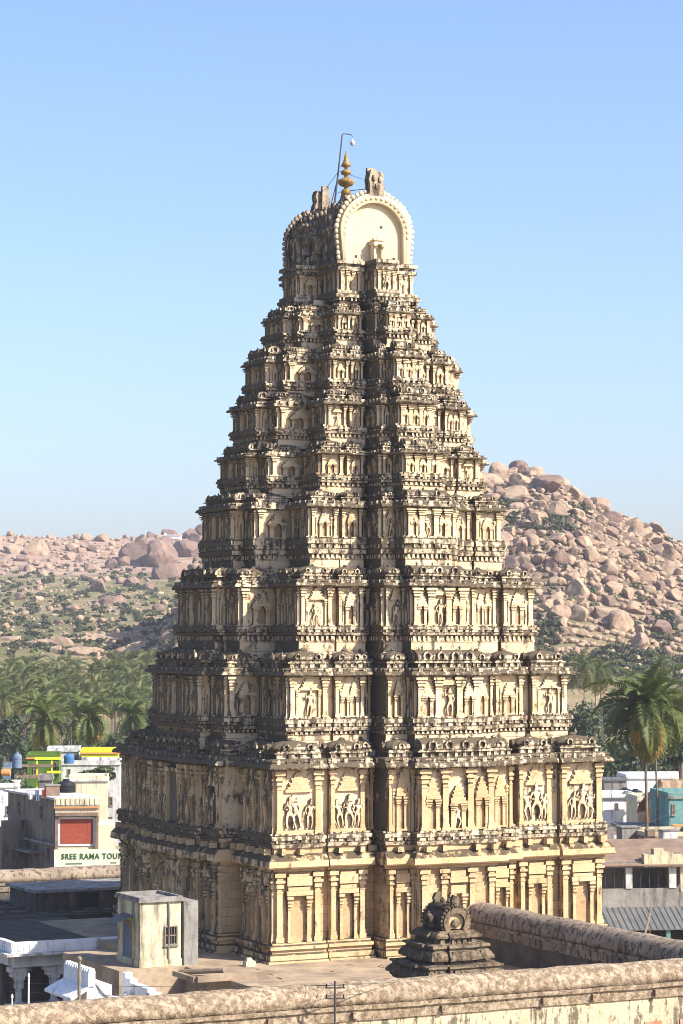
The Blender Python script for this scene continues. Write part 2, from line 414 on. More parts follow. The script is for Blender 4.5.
def shala(w, d, h):
    mb = MB()
    mb.box(-w * .46, w * .46, -d * .38, d * .38, 0, h * .30)
    n = max(3, int(w / .55))
    for k in range(n): mb.cbox(-w * .44 + w * .88 * k / (n - 1), -d * .40, 0, .2, d * .12, h * .27)
    mb.box(-w * .53, w * .53, -d * .52, d * .52, h * .27, h * .34); mb.box(-w * .5, w * .5, -d * .46, d * .46, h * .34, h * .40, .02, .02)
    poly = [(math.sin(a) * d * .5, h * .40 + (math.cos(a) + .25) / 1.25 * h * .55) for a in [(-1.82 + 3.64 * k / 12) for k in range(13)]]
    poly = [(-y, z) for y, z in poly]
    mb.extx(poly, -w * .47, w * .47, max(2, int(w / .6)), .03)
    for k in range(3 if w > 2 else 1): mb.lathe([(.09 * h, h * .93), (.05 * h, h), (.09 * h, h * 1.06), (.01, h * 1.17)], 6, x=(k - 1) * w * .3 if w > 2 else 0)
    k = max(1, int(w / 1.1))
    for q in range(k): horseshoe(mb, (q - (k - 1) / 2) * w * .9 / k, -d * .49, h * .62, min(.27 * w / k, h * .25), d * .1, teeth=0)
    M0 = mb.M.copy()
    for sgn in (-1, 1):
        mb.M = M0 @ Matrix.Rotation(sgn * PI / 2, 4, 'Z'); horseshoe(mb, 0, -w * .465, h * .60, h * .30, .12)
    mb.M = M0
    return mb
# statues: one continuous skinned body each
def statue_mesh(kind):
    J = {0: dict(hip=(0, 0, .50), chest=(.03, 0, .72), neck=(.03, 0, .82), head=(.04, -.02, .91), kl=(-.07, -.03, .27), fl=(-.05, 0, .02), kr=(.09, -.04, .27), fr=(.08, 0, .02),
                 el=(-.17, -.02, .62), wl=(-.12, -.07, .48), er=(.20, -.02, .64), wr=(.22, -.05, .82)),
         1: dict(hip=(.02, 0, .50), chest=(-.03, 0, .72), neck=(-.03, 0, .82), head=(-.05, -.02, .91), kl=(-.12, -.05, .30), fl=(-.02, 0, .02), kr=(.10, -.03, .28), fr=(.12, 0, .02),
                 el=(-.22, -.02, .68), wl=(-.24, -.03, .86), er=(.15, -.02, .60), wr=(.08, -.08, .52)),
         2: dict(hip=(0, 0, .48), chest=(0, 0, .70), neck=(0, 0, .81), head=(0, -.02, .90), kl=(-.16, -.05, .30), fl=(-.14, 0, .02), kr=(.12, -.05, .26), fr=(.06, 0, .02),
                 el=(-.20, -.03, .58), wl=(-.08, -.09, .58), er=(.20, -.03, .58), wr=(.08, -.09, .62))}[kind]
    names = ['hip', 'chest', 'neck', 'head', 'kl', 'fl', 'kr', 'fr', 'el', 'wl', 'er', 'wr']
    vs = [J[n] for n in names] + [(J['hip'][0] - .07, 0, .47), (J['hip'][0] + .07, 0, .47), (J['chest'][0] - .12, 0, .76), (J['chest'][0] + .12, 0, .76), (J['head'][0], -.01, 1.02)]
    es = [(0, 1), (1, 2), (2, 3), (0, 12), (12, 4), (4, 5), (0, 13), (13, 6), (6, 7), (1, 14), (14, 8), (8, 9), (1, 15), (15, 10), (10, 11), (3, 16)]
    rad = dict(zip(range(17), [.10, .105, .04, .075, .055, .04, .055, .04, .042, .034, .042, .034, .075, .075, .055, .055, .04]))
    me = bpy.data.meshes.new('statue'); me.from_pydata(vs, es, [])
    o = bpy.data.objects.new('statue_tmp', me); COL.objects.link(o)
    o.modifiers.new('skin', 'SKIN'); sv = me.skin_vertices[0].data
    for i in range(17): sv[i].radius = (rad[i], rad[i] * .85); sv[i].use_root = (i == 0)
    ss = o.modifiers.new('sub', 'SUBSURF'); ss.levels = 1; ss.render_levels = 1
    dg = bpy.context.evaluated_depsgraph_get(); dg.update()
    out = bpy.data.meshes.new_from_object(o.evaluated_get(dg)); out.name = 'statue'
    bpy.data.objects.remove(o); out.materials.clear(); out.materials.append(M['relief'])
    out.polygons.foreach_set('use_smooth', [True] * len(out.polygons))
    return out
STAT = [statue_mesh(k) for k in range(3)]
# ------------------------------------------------------------------ THE TOWER
_zy = [(965, 0), (905, 3.46), (862, 6.12), (842, 7.30), (800, 9.79), (767, 11.79), (725, 14.27), (700, 15.8), (673, 17.46), (631, 20.06), (605, 21.69), (584, 23.01), (549, 25.27), (520, 27.1), (507, 27.98),
       (480, 29.75), (466, 30.68), (454, 31.46), (430, 33.06), (418, 33.87), (404, 34.78), (383, 36.22), (370, 37.07), (358, 37.9), (332, 39.74), (323, 40.35), (315, 40.92), (293, 42.5), (280, 43.38), (264, 44.43), (258, 44.83)]
def zy(y): return float(np.interp(-y, [-a for a, _ in _zy], [b for _, b in _zy]))
TC = Vector((.779, 165.565, 0))
tower = thing('temple_tower', 'tall tapering cream temple tower of carved storeys under a barrel-vaulted roof', 'temple tower', TC, ROT)
# storeys: a, b of the wall, projections, y of: ledge bottom, ledge top, wall top, eave top, parapet top
ST = [
 dict(a=11.62, b=12.60, pe=1.75, pl=1.3, y=(849, 836, 771, 759, 742), ov=.64),
 dict(a=9.97, b=11.0, pe=2.2, pl=2.6, y=(732, 719, 677, 668, 652), ov=.52),
 dict(a=8.42, b=9.35, pe=2.7, pl=2.95, y=(635, 626, 587, 579, 567), ov=.48),
 dict(a=6.90, b=7.75, pe=2.9, pl=2.95, y=(553, 537, 508, 500, 492), ov=.48),
 dict(a=5.76, b=6.88, pe=3.0, pl=2.9, y=(481.5, 474, 454.5, 449.5, 443), ov=.48),
 dict(a=4.95, b=6.15, pe=2.8, pl=2.9, y=(432.5, 426, 405, 398, 389.5), ov=.48),
 dict(a=4.25, b=5.45, pe=2.6, pl=2.8, y=(386, 379, 360, 353, 344.5), ov=.37),
 dict(a=3.40, b=4.90, sv=.45, pe=2.2, pl=2.1, y=(335, 329, 315.5, 310, 304), ov=.33),
]
plans = [Plan(s['a'], s['b'], s['pe'], s['pl'], sv=s.get('sv', 0.)) for s in ST]
neck_plan = Plan(2.71, 4.35, 1.4, 1.5, PAT_N, PAT_N, sv=.9)
NEXTF = {}
def relief_mats(stone): return [M['stone_trim'] if stone else M['relief'], M['panel']]
npil = 0; nstat = 0
def dress_bay(storey, plan, i, j, ty, q, w, d, z0, z1, k):
    """carved relief of one bay: pilasters, niche, figures, doorway"""
    global npil
    if ty == 'g': return
    Mt = plan.frame(i, q, d); h = z1 - z0; stone = (k == 0)
    big = k <= 2
    pw = min(max(w * .115, .14), .40); pd = max(.16, pw * .62)
    mats = relief_mats(stone)
    own = []
    mb = MB(); mb.M = Mt
    def pil(x, ww=pw, hh=h):
        if big and npil < 96 and i in (0, 3):
            pb = MB(); pilaster(pb, 0, 0, hh, ww, pd)
            key = ('pil', round(ww, 2), round(hh, 2), stone)
            if key not in NEXTF: NEXTF[key] = pb.mesh('pilaster', mats[:1])
            o = link(bpy.data.objects.new('pilaster', NEXTF[key]), storey); o.matrix_local = Mt @ Matrix.Translation((x, 0, z0))
            globals()['npil'] += 1
        else: pilaster(mb, x, z0, hh, ww, pd)
    def fig(x, hh, zb, kind):
        o = link(bpy.data.objects.new('statue', STAT[kind]), storey)
        s = hh * random.uniform(.9, 1.06); o.matrix_local = Mt @ Matrix.Translation((x, -.10, zb)) @ Matrix.Rotation(random.uniform(-.12, .12), 4, 'Y') @ Matrix.Diagonal((s * random.choice((-1, 1)), s * .9, s, 1)); globals()['nstat'] += 1
    e = w / 2 - pw * .62
    if ty == 'R':
        pilaster(mb, -w * .36, z0, h, w * .16, .14); pilaster(mb, w * .36, z0, h, w * .16, .14); aedicule(mb, 0, z0 + .02 * h, w * .42, h * .86, .14)
    elif ty == 'C':
        if i in (1, 3):                                   # long side: doorway in the middle
            for x in (-e, -e * .62, -w * .17, w * .17, e * .62, e): pil(x)
            door = MB(); dw = w * .115; dz0 = z0 - (.0 if k else 0)
            door.box(-dw, dw, -.03, .05, z0 + .02, z0 + h * .82)
            dm = door.mesh('doorway', M['doorway']); o = link(bpy.data.objects.new('doorway', dm), storey); o.matrix_local = Mt
            for a in ((-dw - .16, -dw, -.34), (dw, dw + .16, -.34)): mb.box(a[0], a[1], a[2], .05, z0, z0 + h * .84)
            mb.box(-dw - .22, dw + .22, -.4, .05, z0 + h * .84, z0 + h * .92)
            for sx in (-1, 1): aedicule(mb, sx * w * .39, z0 + .05, w * .10, h * .8, .18)
            if big:
                for sx in (-1, 1): fig(sx * w * .235, h * .58, z0 + .12, (k + (sx > 0)) % 3)
        else:
            for x in (-e, -w * .17, w * .17, e): pil(x)
            for sx in (-1, 1): aedicule(mb, sx * w * .335, z0 + .02 * h, w * .17, h * .86, pd * .8)
            if k == 0:
                aedicule(mb, 0, z0 + .02 * h, w * .20, h * .72, pd, True)
            else:
                mb.box(-w * .12, w * .12, -pd, .04, z0 + h * .80, z0 + h * .86); mini_roof(mb, 0, z0 + h * .86, w * .2, h * .12, pd)
            if 0 < k <= 3: fig(0, h * .74, z0 + .06, 0 if k == 2 else 1)
            elif k == 0: fig(0, h * .42, z0 + .1, 1)
            else: aedicule(mb, 0, z0 + .02 * h, w * .17, h * .8, pd * .8)
    else:
        for x in (-e, e): pil(x)
        iw = w - pw * 2.6
        if k == 0 and i == 0 and ty in 'AB':              # figure panels on the first brick storey
            mb.box(-iw * .42, iw * .42, -.16, .04, z0 + h * .66, z0 + h * .71); mini_roof(mb, 0, z0 + h * .71, iw * .62, h * .25, .16)
            mb.box(-iw * .5, iw * .5, -.2, .04, z0 + .0, z0 + h * .07)
            ks = random.sample((0, 1, 2), 3); fig(-iw * .32, h * .5, z0 + h * .08, ks[0]); fig(iw * random.uniform(-.06, .06), h * .58, z0 + h * .08, ks[1]); fig(iw * .33, h * .48, z0 + h * .08, ks[2])
        else:
            v_ = random.random()
            if v_ < .3 and k < 6 and nstat < 92 and i in (0, 3): 
                mb.box(-iw * .36, iw * .36, -.18, .04, z0 + h * .68, z0 + h * .73); mini_roof(mb, 0, z0 + h * .73, iw * .5, h * .24, .16); fig(0, h * .62, z0 + h * .04, random.randrange(3))
            elif v_ < .5 and w > 1.2:
                for sx in (-1, 1): aedicule(mb, sx * iw * .22, z0 + .02 * h, iw * .38, h * random.uniform(.8, .94), pd * .8)
            else: aedicule(mb, 0, z0 + .02 * h, iw * random.uniform(.5, .66), h * random.uniform(.82, .95), pd * random.uniform(.7, 1.1))
            if w > 1.6 and k < 6:
                for sx in (-1, 1): pilaster(mb, sx * iw * .42, z0, h * .7, pw * .45, pd * .6)
    nm = 'niche' if ty != 'C' else ('portal_surround' if i in (1, 3) else 'central_niche')
    mb.build(nm, mats, storey)
def dress_flanks(storey, plan, z0, z1, zs_, hs_, k):
    n = len(plan.p); h = z1 - z0
    for i in range(n):
        a, b = Vector(plan.p[i]), Vector(plan.p[(i + 1) % n]); Ln = (b - a).length; nr = plan.nrm[i]; mid = (a + b) / 2
        left = mid.x < -plan.a - .2 and nr.y < -.5; front = mid.y < -plan.b + plan.sv - .2 and abs(nr.x) > .5
        if Ln < .7 or not (left or front): continue
        Mt = Matrix.Translation((mid.x, mid.y, 0)) @ Matrix.Rotation(math.atan2((b - a).y, (b - a).x), 4, 'Z')
        mb = MB(); mb.M = Mt; pw = min(.3, Ln * .13)
        for x in (-Ln / 2 + pw * .75, Ln / 2 - pw * .75): pilaster(mb, x, z0, h, pw, pw * .7)
        aedicule(mb, 0, z0 + .02 * h, Ln * .42, h * .88, pw * .7)
        mb.build('niche', relief_mats(k == 0), storey)
        if Ln > 1.3 and hs_ > 0:
            o = link(bpy.data.objects.new('domed_shrine', kuta(Ln * .8, .8, hs_ * .92).mesh('domed_shrine', [M['ledge'], M['void']])), storey); o.matrix_local = Mt @ Matrix.Translation((-Ln * .1, .35, zs_))
def shrine_row(storey, plan, z0, h, k, depth):
    """parapet of little domed and barrel-roofed shrines"""
    cache = {}
    for i, j, ty, q, w, d in plan.bays():
        if ty == 'g': continue
        if ty == 'A':
            if j == 0: pass                               # corner shared: built once per corner
            else: continue
            wa = (1 - .74) * plan.a if i % 2 == 0 else (1 - .85) * plan.b
            wo = (1 - .85) * plan.b if i % 2 == 0 else (1 - .74) * plan.a
            key = ('A', i % 2); fn = lambda: kuta(wa, wo, h)
            Mt = plan.frame(i, -((plan.a if i % 2 == 0 else plan.b) - wa / 2), -wo / 2)
        else:
            dep = min(depth, w * 1.1) if ty in 'BR' else depth * (1.15 if ty == 'C' else 1.)
            key = (ty, i % 2); fn = (lambda: shala(w * 1.0, dep, h * 1.08)) if ty == 'C' else (lambda: kuta(w * .98, dep, h * .97))
            Mt = plan.frame(i, q, d - dep / 2 + .05)
        if key not in cache: cache[key] = fn().mesh('barrel_shrine' if ty == 'C' else 'domed_shrine', [M['ledge'], M['void']])
        o = link(bpy.data.objects.new('barrel_shrine' if ty == 'C' else 'domed_shrine', cache[key]), storey)
        o.matrix_local = Mt @ Matrix.Translation((0, 0, z0)) @ Matrix.Rotation(random.uniform(-.02, .02), 4, 'Z')
def part_empty(name, parent):
    o = bpy.data.objects.new(name, None); o.empty_display_size = .2; return link(o, parent)
# --- base storey of granite
bs = part_empty('base_storey', tower)
P0 = plans[0]
PB = Plan(11.64, 12.63, 1.75, 1.3)
R = PB.ring
m = MB(); loft(m, [(R(.75), -5.2), (R(.75), .0), (R(.75), .12), (R(.55), .16), (R(.55), .45), (R(.34), .55), (R(.34), .72), (R(.52), .78), (R(.52), .98), (R(.3), 1.06), (R(.3), 1.16), (R(.02), 1.2)], .7, .014); m.build('plinth', M['stone_trim'], bs)
m = MB(); loft(m, [(R(0), 1.15), (R(0), 2.6), (R(0), 4.0), (R(0), 5.48)], .7, .014); m.build('wall', M['stone'], bs)
m = MB(); loft(m, [(R(0), 5.4), (R(.18), 5.44), (R(.2), 5.62), (R(.62), 5.66), (R(.70), 5.75), (R(.66), 6.1), (R(.42), 6.42), (R(.25), 6.5), (R(.12), 6.52), (R(.12), 6.95)], .7, .014)
lumps(m, PB, .30, 6.48, 6.9, 1.25, .42, .28); m.build('cornice', M['stone_trim'], bs)
for i, j, ty, q, w, d in PB.bays():
    if i not in (0, 3) or ty in 'gR': continue
    Mt = PB.frame(i, q, d); mb = MB(); mb.M = Mt; h = 4.25; z0 = 1.18; pw = min(.36, w * .13)
    e = w / 2 - pw * .65
    xs = (-e, -w * .19, w * .19, e) if ty == 'C' else (-e, e)
    for x in xs:
        key = ('bp', round(pw, 2))
        if key not in NEXTF:
            pb = MB(); pilaster(pb, 0, 0, h, pw, .2); NEXTF[key] = pb.mesh('pilaster', M['stone_trim'])
        o = link(bpy.data.objects.new('pilaster', NEXTF[key]), bs); o.matrix_local = Mt @ Matrix.Translation((x, 0, z0)); npil += 1
    if ty == 'C' and i == 0:
        mb.box(-w * .12, w * .12, -.3, .04, z0 + h * .78, z0 + h * .86); mb.box(-w * .1, w * .1, -.2, .04, z0 + h * .86, z0 + h * .95); mb.box(-w * .1, w * .1, -.22, .04, z0 + h * .62, z0 + h * .74)
        pilaster(mb, -w * .08, z0, h * .62, .22, .2); pilaster(mb, w * .08, z0, h * .62, .22, .2)
    elif ty == 'C':
        mb.box(-w * .16, w * .16, -.25, .04, z0 + h * .72, z0 + h * .95); aedicule(mb, -w * .34, z0, w * .1, h * .85, .2); aedicule(mb, w * .34, z0, w * .1, h * .85, .2)
    else:
        iw = w - pw * 2.6; sw = iw * .5
        for sx in (-1, 1): pilaster(mb, sx * sw * .62, z0, h * .66, pw * .62, .26)
        mb.box(-sw * .85, sw * .85, -.36, .04, z0 + h * .66, z0 + h * .73); mb.box(-sw * .7, sw * .7, -.26, .04, z0 + h * .73, z0 + h * .78)
        mb.box(-sw * .8, sw * .8, -.34, .04, z0 + h * .80, z0 + h * .93); mb.box(-sw * .66, sw * .66, -.24, .04, z0 + h * .93, z0 + h * .97)
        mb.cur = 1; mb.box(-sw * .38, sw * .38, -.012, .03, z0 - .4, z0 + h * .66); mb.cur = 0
    mb.build('niche', [M['stone_trim'], M['panel']], bs)
dress_flanks(bs, PB, 1.18, 5.43, 0, 0, 0)
# --- brick and plaster storeys
for k, s in enumerate(ST):
    sto = part_empty('storey', tower); P = plans[k]; R = P.ring
    yl0, yl1, yw, ye, yp = s['y']; zl0, zl1, zw, ze, zp = [zy(t) for t in s['y']]
    nxt = plans[k + 1] if k + 1 < len(ST) else None
    zn = zy(ST[k + 1]['y'][0]) if nxt else zy(297)
    ov = s['ov']; hl = zl1 - zl0
    # ledge under the wall
    m = MB(); j0 = .12 if k else .1
    loft(m, [(R(.1), zl0 - .03), (R(.30), zl0), (R(.36), zl0 + hl * .28), (R(.24), zl0 + hl * .38), (R(.24), zl0 + hl * .55), (R(.40), zl0 + hl * .62), (R(.40), zl0 + hl * .92), (R(.30), zl1), (R(-.02), zl1 + .01)], .55, .04)
    lumps(m, P, .26, zl0 + hl * .36, zl0 + hl * .62, .55 if k < 4 else .42, .12, .7)
    lumps(m, P, .33, zl1 - .02, zl1 + .10, .7, .06, .6)
    m.build('ledge', M['ledge'], sto)
    m = MB(); hw = zw - zl1
    loft(m, [(R(0), zl1 - .02), (R(0), zl1 + hw * .3), (R(0), zl1 + hw * .65), (R(0), zw + .05)], .6, .03); m.build('wall', M['plaster'], sto)
    # eave
    he = ze - zw; m = MB()
    loft(m, [(R(0), zw - .02), (R(.10), zw), (R(.10), zw + he * .12), (R(ov), zw + he * .14), (R(ov + .05), zw + he * .24), (R(ov * .92), zw + he * .5), (R(ov * .66), zw + he * .62), (R(ov * .62), zw + he * .72), (R(ov * .75), zw + he * .75), (R(ov * .68), zw + he * .9), (R(ov * .3), ze), (R(-.35), ze + .01)], .5, .045)
    lumps(m, P, ov * .6, zw + he * .5, zw + he * .98, .8 if k < 4 else .55, .13, .4)
    m.build('eave', M['ledge'], sto)
    # terrace and frieze wall up to the next storey
    m = MB(); NR = (nxt or neck_plan).ring if nxt else None
    if nxt:
        fo = .14
        hb = zn - zp
        loft(m, [(R(-.3), ze - .02), (R(-.5), ze + (zp - ze) * .55), (NR(fo + .1), ze + (zp - ze) * .62), (NR(fo + .1), zp), (NR(fo), zp + .02), (NR(fo), zp + hb * .55), (NR(fo + .05), zp + hb * .6), (NR(.05), zn + .02)], .6, .03)
        lumps(m, nxt, fo - .02, zn - hb * .33, zn - hb * .05, .34 if k < 4 else .28, .13, .5, .1)
    else:
        b_ = [Vector(p) for p in P.p]
        loft(m, [(R(-.3), ze - .02), (R(-.7), zp), (R(-.75), zp + .02), ([v * .78 for v in R(0)], zy(302)), ([v * .76 for v in R(0)], zn)], .6, .03, cap=True)
    m.build('frieze', M['plaster'], sto)
    dep = min(1.5, (s['a'] - (ST[k + 1]['a'] if nxt else 2.6)) * .95)
    dress_flanks(sto, P, zl1, zw, ze - .02, max(zp - ze + .12, .6), k)
    shrine_row(sto, P, ze - .02, max(zp - ze + .12, .7 if k < 6 else .55), k, max(dep, .7))
    for i, j, ty, q, w, d in P.bays():
        if i in (0, 3) or (i == 1 and ty in 'AC') : dress_bay(sto, P, i, j, ty, q, w, d, zl1, zw, k)
# --- neck storey below the barrel roof
nk = part_empty('neck_storey', tower); R = neck_plan.ring
z0, z1, z2, z3 = zy(297), zy(290), zy(270), zy(259)
m = MB(); loft(m, [(R(-.1), z0 - .3), (R(.2), z0 - .05), (R(.42), z0), (R(.45), z0 + .2), (R(.3), z0 + .3), (R(.3), z1), (R(-.02), z1 + .02)], .5, .03); lumps(m, neck_plan, .3, z0 - .22, z0 - .02, .3, .12, .5); m.build('ledge', M['ledge'], nk)
m = MB(); loft(m, [(R(0), z1 - .02), (R(0), z2 + .02)], .5, .02, cap=True); m.build('wall', M['plaster'], nk)
m = MB(); loft(m, [(R(0), z2 - .02), (R(.25), z2), (R(.28), z2 + .22), (R(.12), z2 + .25), (R(.12), z2 + .4), (R(.3), z2 + .44), (R(.3), z3 - .06), (R(.1), z3)], .5, .03, cap=True); m.build('eave', M['ledge'], nk)
dress_flanks(nk, neck_plan, z1, z2, 0, 0, 9)
for i, j, ty, q, w, d in neck_plan.bays():
    if i in (0, 3, 1) and ty in 'AC':
        mb = MB(); mb.M = neck_plan.frame(i, q, d); h = z2 - z1
        for x in (-w * .42, -w * .14, w * .14, w * .42): pilaster(mb, x, z1, h, .16, .12)
        if ty == 'C':
            o = link(bpy.data.objects.new('statue', STAT[j % 3]), nk); o.matrix_local = mb.M @ Matrix.Translation((0, -.12, z1 + .05)) @ Matrix.Scale(h * .85, 4)
        else: aedicule(mb, 0, z1, w * .2, h * .9, .1)
        mb.build('niche', relief_mats(False), nk)
# --- barrel roof with horseshoe gables
br = part_empty('barrel_roof', tower); br.location = (0, .9, 0)
zs = z3; RW = 2.62; RH = zy(258) ; Lb = 4.1
def hs(r, n=28, flare=.52, zc=None):
    pts = []
    for k in range(n + 1):
        a = -flare + (PI + 2 * flare) * k / n; pts.append((r * math.cos(a), r * math.sin(a)))
    return pts
zc = zs + 1.95
def arch(r, zb, n=26, pinch=.93):
    lo = [(r * (pinch + (1 - pinch) * t / 4), zb + (zc - zb) * t / 4) for t in range(4)]
    return lo + [(r * math.cos(PI * k / n), zc + r * math.sin(PI * k / n)) for k in range(n + 1)] + [(-x, z) for x, z in reversed(lo)]
m = MB(); sec = arch(RW * .97, zs - .1)
m.box(-RW * .93, RW * .93, -Lb + .1, Lb - .1, zs - .35, zs + .5)
sec2 = []
n = len(sec); vs = []; fs = []; ns = 16
for kk in range(ns + 1):
    y = -Lb + 2 * Lb * kk / ns
    for (x, z) in sec:
        dsp = noise.noise_vector(Vector((x * 1.3, y * 1.3, z * 1.3))) * .10
        vs.append((x + dsp.x, y, z + dsp.z))
fs = [(kk * n + i, kk * n + i + 1, (kk + 1) * n + i + 1, (kk + 1) * n + i) for kk in range(ns) for i in range(n - 1)]
m.add(vs, fs)
for kk in range(12):                             # ribs and carved lumps on the vault
    for side in (-1, 1):
        for q in range(4):
            a = .15 + q * .32; y = -Lb + .7 + kk * .62 + random.uniform(-.1, .1)
            m.ball((side * math.cos(a) * RW, y, zc + math.sin(a) * RW), random.uniform(.14, .3), 7, 4, .8, 1, 1.1)
m.build('vault', M['roofcrust'], br, True)
for sgn in (-1, 1):
    gb = MB(); gb.M = Matrix.Rotation(0 if sgn < 0 else PI, 4, 'Z')
    Y = -Lb
    inn = arch(2.06, zs, 28, 1.0); out = arch(RW * 1.02, zs, 28)
    vs = []
    for (xi, zi), (xo, zo) in zip(inn, out):
        mx, mz = (xi * .45 + xo * .55), (zi * .45 + zo * .55)
        vs += [(xo, Y + .3, zo), (xo, Y - .32, zo), (mx, Y - .40, mz), (xi, Y - .30, zi), (xi, Y + .12, zi)]
    nn = len(inn); fs = [(k * 5 + j, k * 5 + j + 1, k * 5 + j + 6, k * 5 + j + 5) for k in range(nn - 1) for j in range(4)]
    gb.add(vs, fs)
    for k in range(21):                          # carved studs on the arch band
        a = -.15 + (PI + .3) * (k + .5) / 21; gb.ball((math.cos(a) * 2.36, Y - .38, zc + math.sin(a) * 2.36), .13, 6, 4, 1, .5, 1)
    gm = M['gable'] if sgn < 0 else M['roofcrust']; ga = gb.build('gable_arch', gm, br)
    bd = MB(); bd.M = gb.M
    for k in range(37):
        a = -.62 + (PI + 1.24) * k / 36; bx = math.cos(a) * 2.84; bz = math.sin(a) * 2.84
        if bz < 0: bx = math.copysign(2.84 * (1 + .07 * bz / 1.95), bx); bz *= 1.08
        bd.ball((bx, Y - .05, zc + bz), random.uniform(.12, .17), 7, 5, 1.25, .8, 1.3)
    bd.build('bead_border', gm, ga, True)
    pn = MB(); pn.M = gb.M; pn.add([(x, Y + .06, z) for x, z in inn], [tuple(range(nn))]); pn.cur = 1
    for hx, hz in ((-1.35, .25), (.55, 2.35), (1.5, .28)): pn.box(hx - .09, hx + .09, Y + .04, Y + .09, zs + hz, zs + hz + .17)
    pn.build('gable_panel', [M['gable'], M['void']], ga)
    ae = MB(); ae.M = gb.M @ Matrix.Translation((.02, Y - .30, 0))
    ae.box(-.42, .42, -.35, .35, zs, zs + .12); ae.box(-.34, .34, -.02, .3, zs + .1, zs + 1.2)
    for sx in (-1, 1): pilaster(ae, sx * .28, zs + .1, 1.05, .13, .3)
    ae.box(-.42, .42, -.45, .3, zs + 1.14, zs + 1.26); ae.box(-.34, .34, -.36, .28, zs + 1.26, zs + 1.4, .06, .06); ae.box(-.4, .4, -.42, .28, zs + 1.4, zs + 1.47)
    for sx in (-.2, .05, .25): ae.ball((sx, 0, zs + 1.55), .15, 7, 4)
    ae.build('gable_shrine', M['gable'], br)
    hn = MB(); hn.M = gb.M @ Matrix.Translation((0, Y + .05, zc + RW * .98)) @ Matrix.Diagonal((1.1, 1, 1.5, 1))       # carved horn block
    hn.extr([(-.5, -.1), (.5, -.1), (.55, .35), (.42, .55), (.5, .85), (.38, 1.1), (.1, 1.02), (-.12, 1.16), (-.38, 1.12), (-.52, .7), (-.44, .4)], -.42, .3)
    for bx, bz in ((-.2, .75), (.22, .7), (0, .38)): hn.ball((bx, -.42, bz), .16, 7, 4)
    hn.box(-.34, .2, .28, .62, 0, 1.3, .05, .05)
    hn.build('horn', M['roofcrust'], br)
dm = MB(); dm.M = Matrix.Translation((-RW * .97, 0, 0)) @ Matrix.Rotation(-PI / 2, 4, 'Z')       # dormer on the long side
horseshoe(dm, 0, .1, zs + 1.4, 1.05, .5, 16, teeth=11); dm.box(-.7, .7, -.3, .4, zs, zs + .8)
dm.build('dormer', [M['roofcrust'], M['void']], br)
rd = MB(); rd.M = Matrix.Identity(4)
for kk in range(18): rd.ball((0, -Lb + .5 + kk * .42, zc + RW + .03), .17, 7, 4, 1, 1, 1.1)
rd.build('ridge_crest', M['roofcrust'], br)
zt = zc + RW
fb = MB(); fb.M = Matrix.Translation((0, .15, zt - .1))
fb.lathe([(.62, 0), (.60, .25), (.42, .5), (.36, .75)], 10); fbo = fb.build('finial_base', M['ledge'], br)
fn = MB(); fn.M = Matrix.Translation((0, .15, zt + .60)) @ Matrix.Diagonal((1.05, 1.05, 1.22, 1))
fn.lathe([(.16, 0), (.3, .04), (.34, .22), (.28, .36), (.12, .46), (.13, .52), (.42, .62), (.55, .78), (.52, .92), (.3, 1.02), (.12, 1.1), (.12, 1.18), (.34, 1.28), (.36, 1.4), (.22, 1.5), (.1, 1.56), (.12, 1.64), (.34, 1.72), (.30, 1.82), (.2, 1.95), (.1, 2.3), (.01, 2.62)], 16)
fn.build('finial', M['gilt'], br, True)
# lamp post standing on the roof ridge
def T(u, v, z): return TC + UU * u + VV * v + Vector((0, 0, z))
lp = thing('lamp_post', 'thin iron lamp post with a hanging lantern, leaning beside the gilded roof finial', 'lamp post', T(0, 2.95, zt - .05), ROT)
m = MB(); m.tube([(0, 0, 0), (.3, -.15, 2.9), (.52, -.25, 5.25)], [.07, .06, .045]); m.tube([(-.1, .5, 0), (.3, -.15, 2.5)], .035); m.build('pole', M['iron'], lp)
m = MB(); m.tube([(.5, -.25, 5.2), (.55, -.28, 5.34), (.8, -.35, 5.36), (1.15, -.5, 5.28), (1.2, -.5, 5.05)], .035); m.build('arm', M['iron'], lp)
m = MB(); m.M = Matrix.Translation((1.2, -.5, 5.08)); m.lathe([(.03, 0), (.06, -.18), (.16, -.24), (.2, -.34), (.14, -.48), (.05, -.56)], 10); m.build('lantern', M['whitegrey'], lp)
ca = MB(); ca.tube([T(.3, 2.75, zt + 2.7), T(0, -1.2, zt + 1.45), T(0, -3.1, zt + 1.0)], .018, 4); ca.tube([T(.3, 2.75, zt + 2.7), T(0, 4.8, zt + 1.4)], .018, 4); ca.tube([T(.25, 2.8, zt + 1.2), T(0, -3.1, zt + .5)], .03, 4)
tag(ca.build('cable', M['iron']), 'slack cables strung between the roof lamp post and the ridge horns', 'cable')
# ------------------------------------------------------------------ ground and temple court
m = MB(); m.add([(-1500, -150, GZ), (1500, -150, GZ), (1500, 3000, GZ), (-1500, 3000, GZ)], [(0, 1, 2, 3)]); tag(m.build('ground', M['ground']), kind='structure')
def L(u, v, z=0.): return TC + UU * u + VV * v + Vector((0, 0, z))     # tower-aligned point
def uv(p): return tw(p, TC)
def box_uv(mb, p, u0, u1, v0, v1, z0, z1, tx=0, ty=0):
    mb.M = Matrix.Translation(p) @ Matrix.Rotation(ROT, 4, 'Z'); mb.box(u0, u1, v0, v1, z0, z1, tx, ty)
def on_v(px, y, v):                   # point on a pixel ray at tower-frame depth v
    lo, hi = 60., 260.
    for _ in range(50):
        md = (lo + hi) / 2
        if tw(at(px, y, md), TC)[1] > v: hi = md
        else: lo = md
    return at(px, y, lo)
WP = on_v(465, 900, -14.6); WU = tw(WP, TC)[0] + 1.0
